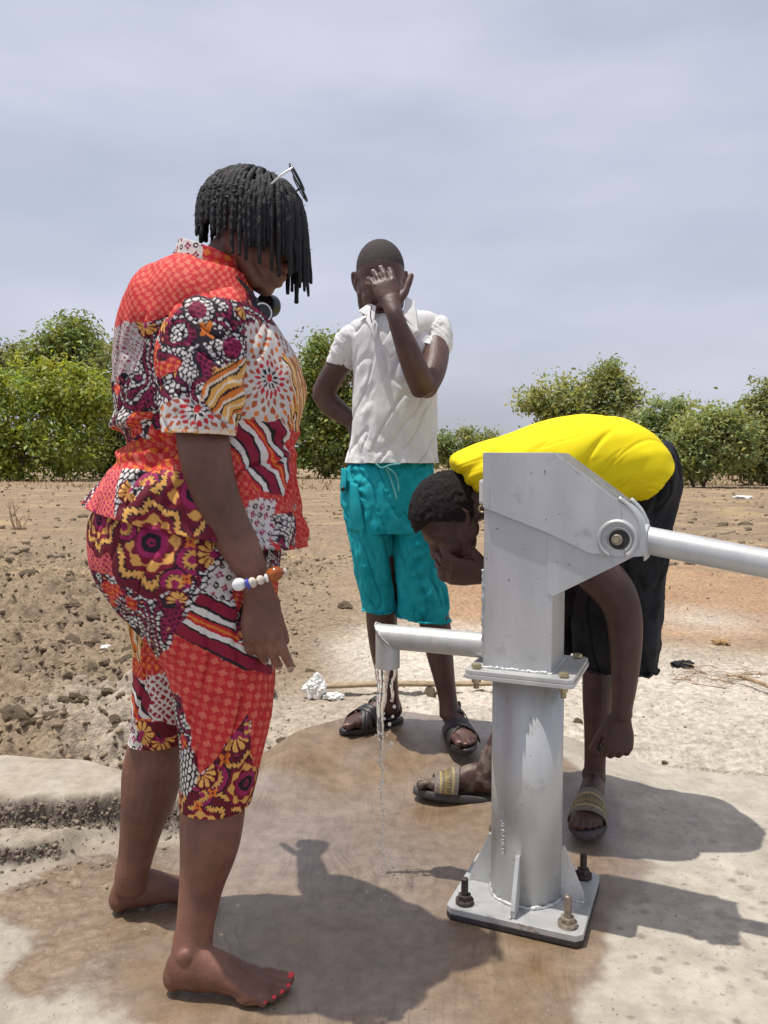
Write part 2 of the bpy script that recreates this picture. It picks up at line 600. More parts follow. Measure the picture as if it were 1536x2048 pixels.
def slab_material():
    m = bpy.data.materials.new('cement_slab'); m.use_nodes = True
    n, l = m.node_tree.nodes, m.node_tree.links
    b = n['Principled BSDF']
    def attr(nm):
        a = n.new('ShaderNodeAttribute'); a.attribute_name = nm; return a.outputs['Fac']
    tcn = n.new('ShaderNodeTexCoord')
    def noise(scale, detail=5, rough=0.6, vec=None):
        t = n.new('ShaderNodeTexNoise'); t.inputs['Scale'].default_value = scale
        t.inputs['Detail'].default_value = detail; t.inputs['Roughness'].default_value = rough
        l.new(vec or tcn.outputs['Object'], t.inputs['Vector']); return t.outputs['Fac']
    def ramp(src, p0, c0, p1, c1):
        r = n.new('ShaderNodeValToRGB'); r.color_ramp.elements[0].position = p0; r.color_ramp.elements[1].position = p1
        r.color_ramp.elements[0].color = (*c0, 1); r.color_ramp.elements[1].color = (*c1, 1)
        l.new(src, r.inputs['Fac']); return r.outputs['Color']
    def mix(f, a, c, mode='MIX'):
        x = n.new('ShaderNodeMixRGB'); x.blend_type = mode
        if isinstance(f, float): x.inputs['Fac'].default_value = f
        else: l.new(f, x.inputs['Fac'])
        for s, k in ((a, 'Color1'), (c, 'Color2')):
            if isinstance(s, tuple): x.inputs[k].default_value = (*s, 1)
            else: l.new(s, x.inputs[k])
        return x.outputs['Color']
    # brushed trowel streaks, bent by a slow noise
    warp = n.new('ShaderNodeTexNoise'); warp.inputs['Scale'].default_value = 2.2; warp.inputs['Detail'].default_value = 2
    l.new(tcn.outputs['Object'], warp.inputs['Vector'])
    wv = n.new('ShaderNodeMixRGB'); wv.blend_type = 'ADD'; wv.inputs['Fac'].default_value = 0.22
    l.new(tcn.outputs['Object'], wv.inputs['Color1']); l.new(warp.outputs['Color'], wv.inputs['Color2'])
    mp_ = n.new('ShaderNodeMapping'); mp_.inputs['Scale'].default_value = (75, 5, 10); mp_.inputs['Rotation'].default_value = (0, 0, R(8))
    l.new(wv.outputs['Color'], mp_.inputs['Vector'])
    brush = noise(1.0, 5, 0.7, mp_.outputs['Vector'])
    big = noise(2.6, 6); fine = noise(190, 4, 0.75); midn = noise(22, 6, 0.65); blot = noise(8, 6, 0.6)
    vor = n.new('ShaderNodeTexVoronoi'); vor.inputs['Scale'].default_value = 85
    l.new(tcn.outputs['Object'], vor.inputs['Vector'])
    dry = ramp(big, 0.32, (0.325, 0.29, 0.24), 0.66, (0.47, 0.43, 0.36))
    dry = mix(0.6, dry, ramp(blot, 0.35, (0.76, 0.75, 0.72), 0.62, (1.1, 1.1, 1.1)), 'MULTIPLY')
    dry = mix(0.5, dry, ramp(midn, 0.38, (0.74, 0.72, 0.70), 0.6, (1.08, 1.08, 1.08)), 'MULTIPLY')
    dry = mix(0.7, dry, ramp(noise(62, 3, 0.55), 0.64, (1, 1, 1), 0.70, (0.5, 0.47, 0.44)), 'MULTIPLY')
    wetc = ramp(big, 0.36, (0.21, 0.163, 0.128), 0.66, (0.285, 0.232, 0.188))
    wetc = mix(attr('mud'), wetc, ramp(blot, 0.36, (0.185, 0.118, 0.062), 0.66, (0.265, 0.182, 0.105)))
    wetc = mix(0.75, wetc, ramp(midn, 0.36, (0.72, 0.70, 0.68), 0.62, (1.12, 1.12, 1.12)), 'MULTIPLY')
    streak = ramp(brush, 0.36, (0.66, 0.63, 0.60), 0.5, (1.0, 1.0, 1.0))
    wetc = mix(ramp(noise(3.3, 3), 0.42, (0, 0, 0), 0.6, (0.75, 0.75, 0.75)), wetc, mix(1.0, wetc, streak, 'MULTIPLY'))
    wetc = mix(0.8, wetc, ramp(fine, 0.30, (0.55, 0.53, 0.5), 0.42, (1, 1, 1)), 'MULTIPLY')
    dry = mix(attr('dust'), dry, ramp(midn, 0.35, (0.26, 0.205, 0.145), 0.65, (0.37, 0.31, 0.235)))
    colr = mix(attr('wet'), dry, wetc)
    colr = mix(ramp(noise(240, 2, 0.5), 0.735, (0, 0, 0), 0.76, (1, 1, 1)), colr, (0.55, 0.50, 0.42))       # pale sand grains
    colr = mix(ramp(noise(120, 2, 0.5), 0.70, (0, 0, 0), 0.73, (1, 1, 1)), colr, (0.085, 0.066, 0.05))       # dark grit
    colr = mix(attr('rough'), colr, ramp(noise(75, 5, 0.75), 0.35, (0.085, 0.068, 0.052), 0.62, (0.30, 0.25, 0.195)))
    l.new(colr, b.inputs['Base Color'])
    rr = n.new('ShaderNodeMapRange'); rr.inputs['To Min'].default_value = 0.88; rr.inputs['To Max'].default_value = 0.17
    l.new(attr('wet'), rr.inputs['Value'])
    r2 = n.new('ShaderNodeMath'); r2.operation = 'MULTIPLY_ADD'; r2.inputs[1].default_value = 0.7
    mm = n.new('ShaderNodeMath'); mm.operation = 'SUBTRACT'; mm.inputs[1].default_value = 0.5
    l.new(blot, mm.inputs[0]); l.new(mm.outputs[0], r2.inputs[0]); l.new(rr.outputs[0], r2.inputs[2])
    rmx = n.new('ShaderNodeMath'); rmx.operation = 'MAXIMUM'
    l.new(r2.outputs[0], rmx.inputs[0]); l.new(attr('rough'), rmx.inputs[1])
    l.new(rmx.outputs[0], b.inputs['Roughness'])
    def madd(a_, k_, c_):
        q = n.new('ShaderNodeMath'); q.operation = 'MULTIPLY_ADD'; q.inputs[1].default_value = k_
        l.new(a_, q.inputs[0]); l.new(c_, q.inputs[2]); return q.outputs[0]
    hgt = madd(brush, 0.7, fine)
    hgt = madd(midn, 1.5, hgt)
    bp = n.new('ShaderNodeBump'); bp.inputs['Strength'].default_value = 0.36; bp.inputs['Distance'].default_value = 0.004
    l.new(hgt, bp.inputs['Height'])
    inv = n.new('ShaderNodeMath'); inv.operation = 'SUBTRACT'; inv.inputs[0].default_value = 1.0
    l.new(noise(75, 5, 0.75), inv.inputs[1])
    bp2 = n.new('ShaderNodeBump'); bp2.inputs['Distance'].default_value = -0.03
    l.new(attr('rough'), bp2.inputs['Strength']); l.new(inv.outputs[0], bp2.inputs['Height'])
    l.new(bp.outputs['Normal'], bp2.inputs['Normal']); l.new(bp2.outputs['Normal'], b.inputs['Normal'])
    return m

slab = obj('pavement', make_slab(), slab_material())
tag(slab, 'trowelled cement apron, wet and muddy round the hand pump', kind='structure')

def ground_height(x, y):
    d = np.hypot(x, y)
    h = 0.02 + 0.03 * fbm(x * 0.35, y * 0.35, seed=51) * smooth01((d - 3) / 6)
    left = smooth01((-0.3 - x + 0.25 * fbm(x * 0.8, y * 0.8, seed=52)) / 0.6)
    near = smooth01((16 - d) / 9)
    cl = fbm(x * 7.5, y * 7.5, seed=53, octv=5, gain=0.62)
    ridg = np.maximum(0, fbm(x * 4.5, y * 4.5, seed=54, octv=4, gain=0.6) + 0.08)
    big = np.maximum(0, fbm(x * 2.2, y * 2.2, seed=55, octv=3))
    amp = 0.35 + 0.85 * left
    h = h + near * amp * (0.045 * cl + 0.13 * ridg * (0.2 + 0.8 * left) + 0.08 * big * left)
    h = h + (1 - near) * (0.05 * fbm(x * 2.4, y * 2.4, seed=56, octv=4, gain=0.6)) * smooth01((90 - d) / 60)
    h = h + near * (0.010 + 0.012 * left) * fbm(x * 30, y * 30, seed=57, octv=3, gain=0.65)
    # low bank of spoil beside the kerb on the left
    h = h + 0.05 * left * np.exp(-((y - 3.0) / 0.5) ** 2)
    # under the slab
    inside = y - slab_back(np.clip(x, -6, 6))
    h = np.where(inside < 0.02, -0.12, h - 0.035 * (1 - smooth01((inside - 0.02) / 0.25)))
    # far land rises a touch
    return h

def make_ground():
    us = np.concatenate([-np.geomspace(0.75, 3.0, 50)[::-1], np.linspace(-0.74, 0.74, 470), np.geomspace(0.75, 3.0, 50)])
    ds = np.concatenate([np.linspace(0.1, 2.0, 14)[:-1], np.geomspace(2.0, 9, 390)[:-1], np.geomspace(9, 70, 170)[:-1], np.geomspace(70, 5000, 45)])
    X = us[None] * np.maximum(ds, 1.6)[:, None] * 1.0
    Y = np.repeat(ds[:, None], len(us), 1)
    H = ground_height(X, Y)
    V = np.stack([X, Y, H], -1).reshape(-1, 3)
    # rear part, behind the camera
    me = npmesh('ground', V, grid_faces(X.shape[0], X.shape[1], wrap=False))
    x, y = V[:, 0], V[:, 1]
    d = np.hypot(x, y)
    n1 = fbm(x * 0.9, y * 0.9, seed=61); n2 = fbm(x * 0.25, y * 0.25, seed=62); n3 = fbm(x * 5, y * 5, seed=63)
    pale = smooth01((x + 0.35 + 0.35 * n1) / 0.5) * smooth01((5.3 - d + 0.9 * n1) / 1.2)
    pale = np.maximum(pale, 0.55 * smooth01((x + 1.6 + 0.5 * n1) / 0.6) * smooth01((3.9 - y + 0.5 * n1) / 0.7))
    pale = np.maximum(pale, 0.75 * np.exp(-(((x - 2.1) / 0.35) ** 2 + ((y - 5.2) / 0.45) ** 2)))
    orange = smooth01((x - 0.1 + 0.4 * n1) / 0.6) * smooth01((d - 4.4 + 0.5 * n1) / 0.8) * smooth01((11 - d + 1.2 * n1) / 3.5)
    c_brown = np.array([0.285, 0.215, 0.145]); c_pale = np.array([0.56, 0.50, 0.415]); c_or = np.array([0.40, 0.25, 0.15]); c_far = np.array([0.265, 0.195, 0.128])
    far = smooth01((d - 7) / 9)
    c = c_brown + (c_far - c_brown) * far[:, None]
    c = c + (c_or - c) * (orange * 0.85)[:, None]
    c = c + (c_pale - c) * (pale * 0.95)[:, None]
    straw = smooth01((fbm(x * 1.1, y * 3.2, seed=64, octv=3) - 0.05) / 0.3) * smooth01((d - 5) / 4)
    c = c + (np.array([0.42, 0.31, 0.175]) - c) * (straw * 0.55)[:, None]
    c = c * (1 + 0.16 * n3 + 0.12 * n2)[:, None]
    set_color(me, np.clip(c, 0.02, 0.9))
    return me

m_ground = mat('dry_soil', rough=0.95, attr='Col', var=0.30, vscale=34, bump=0.9, bscale=70, spec=0.15, detail=6, bdist=0.02)
ground = obj('ground', make_ground(), m_ground)
tag(ground, 'bare dry farmland with clods, straw and pale sand', kind='structure')

def icos(sub_=1):
    b_ = bmesh.new(); bmesh.ops.create_icosphere(b_, subdivisions=sub_, radius=1)
    v_ = np.array([tuple(v.co) for v in b_.verts]); f_ = np.array([[v.index for v in f.verts] for f in b_.faces]); b_.free()
    return v_, f_
def pebbles(name, x, y, z, r, cols, rg, flat=0.75):
    bv, bf = icos(1)
    n = len(x)
    L = bv[None] * (1 + rg.normal(size=(n, len(bv), 1)) * 0.2) * (rg.uniform(0.6, 1.4, (n, 1, 3)) * r[:, None, None])
    a = rg.uniform(0, 6.28, n); ca, sa = np.cos(a)[:, None], np.sin(a)[:, None]
    V = np.stack([L[..., 0] * ca - L[..., 1] * sa + x[:, None], L[..., 0] * sa + L[..., 1] * ca + y[:, None], L[..., 2] * flat + z[:, None]], -1).reshape(-1, 3)
    me = npmesh(name, V, (bf[None] + (np.arange(n) * len(bv))[:, None, None]).reshape(-1, 3), smooth=False)
    set_color(me, np.repeat(cols, len(bv), 0))
    return me
def kerb_rubble():
    rg = np.random.default_rng(33)
    x = rg.uniform(-1.6, -0.40, 26000); y = rg.uniform(1.9, 2.36, 26000)
    h, ro = slab_height(x, y)
    k = rg.random(len(x)) < np.clip(ro * 1.2 - 0.25, 0, 1) * 0.75
    x, y, h = x[k], y[k], h[k]
    r = 0.0022 + 0.006 * rg.random(len(x)) ** 3
    c = np.array([0.22, 0.18, 0.14])[None] * rg.uniform(0.5, 1.35, (len(x), 1))
    return pebbles('kerb_rubble', x, y, h + r * 0.15, r, c, rg, 0.85)
m_rub = mat('kerb_aggregate', rough=0.95, attr='Col', spec=0.1)
_kr = obj('aggregate', kerb_rubble(), m_rub, slab); _kr['kind'] = 'stuff'

def gz(x, y):
    return float(ground_height(np.array([x]), np.array([y]))[0])
def sz(x, y):
    return float(slab_height(np.array([x]), np.array([y]))[0][0])

# ------------------------------------------------------------------ trees
def leaf_mat(name, tint):
    m = bpy.data.materials.new(name); m.use_nodes = True
    n, l = m.node_tree.nodes, m.node_tree.links
    b = n['Principled BSDF']
    at = n.new('ShaderNodeAttribute'); at.attribute_name = 'Col'
    l.new(at.outputs['Color'], b.inputs['Base Color'])
    b.inputs['Roughness'].default_value = 0.55
    tr = n.new('ShaderNodeBsdfTranslucent')
    mxc = n.new('ShaderNodeMixRGB'); mxc.blend_type = 'MULTIPLY'; mxc.inputs['Fac'].default_value = 1
    mxc.inputs['Color2'].default_value = (*tint, 1)
    l.new(at.outputs['Color'], mxc.inputs['Color1']); l.new(mxc.outputs['Color'], tr.inputs['Color'])
    ms = n.new('ShaderNodeMixShader'); ms.inputs['Fac'].default_value = 0.38
    l.new(b.outputs['BSDF'], ms.inputs[1]); l.new(tr.outputs['BSDF'], ms.inputs[2])
    l.new(ms.outputs['Shader'], n['Material Output'].inputs['Surface'])
    return m
m_leaf = leaf_mat('leaves', (1.5, 1.4, 0.7))
m_bark = mat('bark', (0.12, 0.09, 0.065), 0.9, var=0.3, vscale=6, bump=0.6, bscale=15, bdist=0.05)

def leaf_cloud(lobes, d, n_cl, per, leaf, base, spread=0.35, seed=0, dry=0.0, dr=1.0):
    if d < 130: n_cl = int(n_cl * 1.2); per = int(per * 1.3)
    rg = np.random.default_rng(seed)
    areas = np.array([rx * ry for (_, _, rx, ry) in lobes], float)
    pick = rg.choice(len(lobes), n_cl, p=areas / areas.sum())
    C = np.array([tuple(W(px, py, d)) for (px, py, _, _) in lobes])[pick]
    sc_ = S(d)
    rx = np.array([l[2] for l in lobes])[pick] * sc_; ry = np.array([l[3] for l in lobes])[pick] * sc_
    dv = rg.normal(size=(n_cl, 3)); dv /= np.linalg.norm(dv, axis=1)[:, None]
    rad = rg.uniform(0.15, 1.0, n_cl) ** 0.5
    rad = np.where((rg.random(n_cl) < 0.14) & (d < 130), rg.uniform(1.0, 1.13, n_cl), rad)
    rdep = (rx + ry) * 0.5 * dr
    cen = C + dv * np.stack([rx, rdep, ry], 1) * rad[:, None]
    K = n_cl * per
    csz = rg.uniform(0.55, 1.5, n_cl)
    cen_l = np.repeat(cen, per, 0) + rg.normal(size=(K, 3)) * np.array([1, 1, 0.75]) * (spread * np.repeat(csz, per)[:, None])
    nrm = rg.normal(size=(K, 3)) * 0.75 + np.array([0, -0.1, 0.75]) + np.repeat(dv, per, 0) * 0.5
    nrm /= np.linalg.norm(nrm, axis=1)[:, None]
    t = np.cross(nrm, rg.normal(size=(K, 3))); t /= np.linalg.norm(t, axis=1)[:, None]
    bt = np.cross(nrm, t)
    ln = leaf * rg.uniform(0.5, 1.65, K)[:, None]
    wd = ln * rg.uniform(0.35, 0.6, K)[:, None]
    V = np.stack([cen_l - t * ln * 0.5, cen_l + bt * wd * 0.5 + nrm * ln * 0.08, cen_l + t * ln * 0.5 - nrm * ln * 0.12, cen_l - bt * wd * 0.5 + nrm * ln * 0.08], 1).reshape(-1, 3)
    Q = np.arange(K * 4).reshape(-1, 4)
    cv = np.repeat(rg.uniform(0.7, 1.3, n_cl), per) * rg.uniform(0.75, 1.25, K)
    base = np.array(base) * 2.2
    hue = np.repeat(rg.uniform(-1, 1, n_cl), per)
    c = base[None] * cv[:, None] * (1 + hue[:, None] * np.array([0.22, 0.04, -0.1]))
    if dry:
        isd = np.repeat(rg.random(n_cl) < dry, per)
        c[isd] = np.array([0.20, 0.145, 0.075]) * cv[isd][:, None]
    return V, Q, np.repeat(c, 4, 0), cen

def make_tree(name, label, lobes, d, base_px, n_cl, per, leaf, col_, trunk_w=0.16, forks=4, spread=0.35, seed=0, group=None, dry=0.0, dr=1.0, cat='tree', stems=1):
    rg = random.Random(seed)
    bp = W(base_px[0], base_px[1], d)
    gzv = gz(bp.x, bp.y) if d < 120 else 0.0
    loc = Vector((bp.x, bp.y, gzv))
    t = thing(name, label, cat, loc, group)
    V, Q, c, cen = leaf_cloud(lobes, d, n_cl, per, leaf, col_, spread, seed, dry, dr)
    me = npmesh('crown', V, Q, smooth=False)
    set_color(me, c)
    obj('crown', me, m_leaf, t)
    parts = []
    mid = Vector(cen.mean(0))
    for s in range(stems):
        off = Vector((rg.uniform(-1, 1) * 0.25 * (stems > 1), rg.uniform(-1, 1) * 0.25 * (stems > 1), -0.2))
        top = loc.lerp(mid, 0.75) + Vector((rg.uniform(-.3, .3), rg.uniform(-.3, .3), 0)) * (1 + (stems > 1) * 2)
        k1 = loc.lerp(top, 0.45) + Vector((rg.uniform(-.2, .2), rg.uniform(-.2, .2), 0))
        parts.append(tube([loc + off, k1 + off * 0.5, top], [trunk_w, trunk_w * 0.75, trunk_w * 0.45], 8, 3))
        for f in range(forks):
            e = Vector(cen[rg.randrange(len(cen))])
            st = k1.lerp(top, rg.random())
            m_ = st.lerp(e, 0.5) + Vector((0, 0, rg.uniform(0, .4)))
            parts.append(tube([st, m_, e], [trunk_w * 0.45, trunk_w * 0.3, trunk_w * 0.12], 6, 3))
    Vt, ft = join(parts)
    obj('trunk', npmesh('trunk', Vt, ft), m_bark, t)
    return t

GR1 = (0.095, 0.145, 0.028); GR2 = (0.075, 0.115, 0.03); OL = (0.105, 0.12, 0.042); OL2 = (0.09, 0.105, 0.045); DK = (0.055, 0.08, 0.028)
TG = 'trees along the far edge of the field'
make_tree('leafy_tree', 'bushy bright green tree at the left edge reaching down to the soil', [(40, 780, 75, 70), (120, 790, 80, 60), (-20, 830, 70, 90), (90, 850, 100, 60), (175, 790, 60, 60), (20, 900, 90, 52), (130, 905, 100, 48), (-70, 820, 70, 90), (60, 930, 110, 30), (-40, 930, 80, 30)], 45, (40, 962), 330, 34, 0.27, (0.125, 0.148, 0.026), 0.22, 10, 0.42, 1, TG)
make_tree('leafy_tree', 'tall tree with upright top poking above the left thicket', [(125, 690, 38, 45), (150, 670, 45, 40), (170, 710, 40, 60), (110, 730, 50, 50), (130, 780, 70, 70), (60, 715, 28, 34), (45, 730, 26, 30), (195, 740, 26, 40)], 58, (120, 955), 300, 28, 0.30, (0.098, 0.118, 0.034), 0.25, 9, 0.42, 2, TG)
make_tree('leafy_tree', 'grey green sparse tree peeking in at the far left', [(5, 715, 40, 28), (-30, 730, 50, 40), (30, 745, 40, 30)], 62, (-10, 952), 110, 22, 0.30, (0.11, 0.125, 0.055), 0.2, 6, 0.4, 3, TG, dry=0.25)
make_tree('leafy_tree', 'dark brownish tree right behind the back of the woman', [(235, 740, 45, 50), (270, 780, 60, 70), (230, 830, 60, 60), (280, 870, 70, 60), (330, 800, 60, 80), (210, 905, 70, 46), (350, 895, 70, 50), (260, 925, 110, 28)], 50, (260, 953), 330, 28, 0.27, (0.078, 0.090, 0.030), 0.22, 10, 0.42, 4, TG, dry=0.12)
make_tree('leafy_tree', 'broad tree hidden mostly behind the patterned dress', [(420, 780, 70, 80), (490, 790, 70, 80), (450, 870, 90, 60), (540, 860, 60, 60)], 55, (470, 950), 150, 24, 0.32, GR2, 0.22, 8, 0.45, 5, TG)
make_tree('leafy_tree', 'tall green tree just left of the man in white', [(655, 712, 46, 38), (640, 745, 45, 40), (690, 735, 40, 50), (625, 800, 40, 60), (670, 810, 55, 70), (610, 860, 45, 60), (660, 895, 75, 45), (640, 925, 70, 22), (720, 850, 50, 80), (640, 690, 22, 20)], 52, (655, 945), 420, 30, 0.27, (0.098, 0.120, 0.031), 0.22, 11, 0.40, 6, TG, dry=0.06)
make_tree('leafy_tree', 'olive tree with jagged round crown above the yellow shirt', [(1070, 800, 42, 26), (1120, 800, 55, 42), (1175, 785, 48, 45), (1215, 770, 36, 36), (1215, 740, 16, 24), (1245, 808, 34, 40), (1160, 830, 90, 40), (1180, 870, 100, 50), (1240, 790, 26, 30)], 42, (1165, 965), 330, 28, 0.21, (0.125, 0.14, 0.052), 0.2, 10, 0.30, 7, TG)
make_tree('leafy_tree', 'wide bush tree with forked thin trunks standing on bare soil', [(1380, 925, 60, 26), (1400, 860, 55, 40), (1380, 900, 50, 36), (1430, 890, 55, 45), (1450, 850, 40, 32), (1405, 935, 32, 22), (1480, 890, 40, 40)], 33, (1403, 973), 340, 26, 0.17, (0.125, 0.145, 0.058), 0.07, 9, 0.24, 8, TG, stems=3)
make_tree('leafy_tree', 'windswept pale green bush tree beside the black trousers', [(1330, 825, 42, 24), (1350, 845, 40, 30), (1320, 860, 40, 34), (1300, 890, 40, 40), (1345, 910, 56, 44), (1330, 935, 60, 24), (1365, 815, 24, 14), (1290, 850, 24, 30)], 38, (1335, 962), 300, 26, 0.19, (0.13, 0.155, 0.07), 0.12, 9, 0.27, 9, TG)
make_tree('leafy_tree', 'dark olive tree cut by the right picture edge', [(1530, 800, 36, 34), (1520, 850, 36, 50), (1560, 840, 50, 60), (1530, 905, 45, 50), (1585, 800, 40, 40), (1500, 925, 44, 34), (1560, 930, 60, 32)], 36, (1535, 965), 330, 26, 0.19, (0.105, 0.115, 0.045), 0.16, 9, 0.30, 10, TG)
make_tree('leafy_tree', 'yellowish small tree between bush and right edge tree', [(1480, 860, 30, 34), (1465, 905, 44, 36), (1495, 900, 40, 44)], 48, (1480, 955), 120, 24, 0.25, (0.13, 0.125, 0.045), 0.1, 6, 0.3, 11, TG)
make_tree('leafy_tree', 'low green tree right of the white polo shirt', [(885, 890, 22, 26), (900, 905, 26, 24), (935, 885, 26, 28), (960, 900, 30, 28), (930, 915, 40, 20), (930, 868, 10, 12)], 75, (915, 943), 170, 22, 0.30, (0.10, 0.12, 0.045), 0.12, 6, 0.4, 12, TG)
make_tree('leafy_tree', 'pale thin sapling topped tree by the bent shoulder', [(985, 890, 30, 22), (1010, 905, 36, 26), (975, 910, 24, 22)], 85, (990, 941), 120, 20, 0.32, (0.11, 0.125, 0.05), 0.12, 5, 0.4, 13, TG)
# the far wood reads as one mass
def far_wood():
    rg = np.random.default_rng(77)
    lob = []
    for px in np.arange(-900, 2500, 26):
        top = 893 + 10 * math.sin(px * 0.013) + 8 * math.sin(px * 0.041 + 1) + rg.uniform(-9, 9)
        if 1240 < px < 1500: top -= 30 * math.exp(-((px - 1430) / 90) ** 2)
        cy = (top + 935) / 2
        lob.append((px, cy, 28, (935 - top) / 2))
    V, Q, c, cen = leaf_cloud(lob, 135, 2600, 12, 0.75, (0.095, 0.115, 0.05), 0.6, 78, dr=2.5)
    me = npmesh('far_wood', V, Q, smooth=False); set_color(me, c)
    return me
tag(obj('distant_wood', far_wood(), m_leaf), 'distant band of trees closing off the flat horizon', 'wood', kind='stuff')

# dry grass fringe under the trees, one uncountable mass
def dry_grass():
    rg = np.random.default_rng(5)
    n = 15000
    d = np.concatenate([rg.uniform(30, 60, 8000), rg.uniform(60, 120, 1500), rg.uniform(5.5, 26, 5500)])
    u = rg.uniform(-0.62, 0.62, n)
    x, y = u * d, d
    keep = (fbm(x * 0.16, y * 0.16, seed=71) > 0.0) | (rg.random(n) < 0.12)
    keep &= ~((abs(x) < 1.0) & (d < 6))
    x, y, d = x[keep], y[keep], d[keep]; n = len(x)
    z = ground_height(x, y)
    big = d > 29
    h = np.where(big, 0.06 + 0.30 * rg.random(n) ** 2.5, rg.uniform(0.015, 0.06, n))
    a = rg.uniform(0, 2 * np.pi, n); lean = np.where(big, rg.uniform(0.2, 1.6, n), rg.uniform(0.6, 2.5, n))
    w = np.where(big, 0.022, 0.005) * rg.uniform(0.6, 1.4, n)
    b = np.stack([x, y, z - 0.01], 1)
    side = np.stack([np.cos(a + 1.57), np.sin(a + 1.57), 0 * a], 1) * w[:, None]
    tip = b + np.stack([np.cos(a) * lean * h, np.sin(a) * lean * h, h], 1)
    midp = b + (tip - b) * 0.5 + np.stack([0 * h, 0 * h, h * 0.12], 1)
    V = np.stack([b - side, b + side, midp + side * 0.7, tip, midp - side * 0.7], 1).reshape(-1, 3)
    k = np.arange(n)[:, None] * 5
    Q = np.concatenate([k + np.array([[0, 1, 2, 4]])]); T = k + np.array([[4, 2, 3]])
    me = npmesh('dry_grass', V, [Q, T], smooth=False)
    c = np.array([0.36, 0.26, 0.145])[None] * rg.uniform(0.6, 1.25, (n, 1))
    set_color(me, np.repeat(c, 5, 0))
    return me
m_straw = mat('straw', rough=0.8, attr='Col')
tag(obj('dry_grass', dry_grass(), m_straw), 'sparse dry straw and grass over the field', 'grass', kind='stuff')
# ------------------------------------------------------------------ the hand pump
PUMP_LOC = Vector((0.339, 1.854, 0.004))
PUMP_ROT = R(-22.6)
PM = Matrix.Translation(PUMP_LOC) @ Matrix.Rotation(PUMP_ROT, 4, 'Z')
PMI = PM.inverted()
def pl(px, py, yl):
    """local x, z of the pump where the photo pixel meets its plane y = yl"""
    o = PMI @ Vector((0, 0, CH)); p = PMI @ W(px, py, 2.0)
    dr_ = p - o
    t = (yl - o.y) / dr_.y
    q = o + dr_ * t
    return (q.x, q.z)

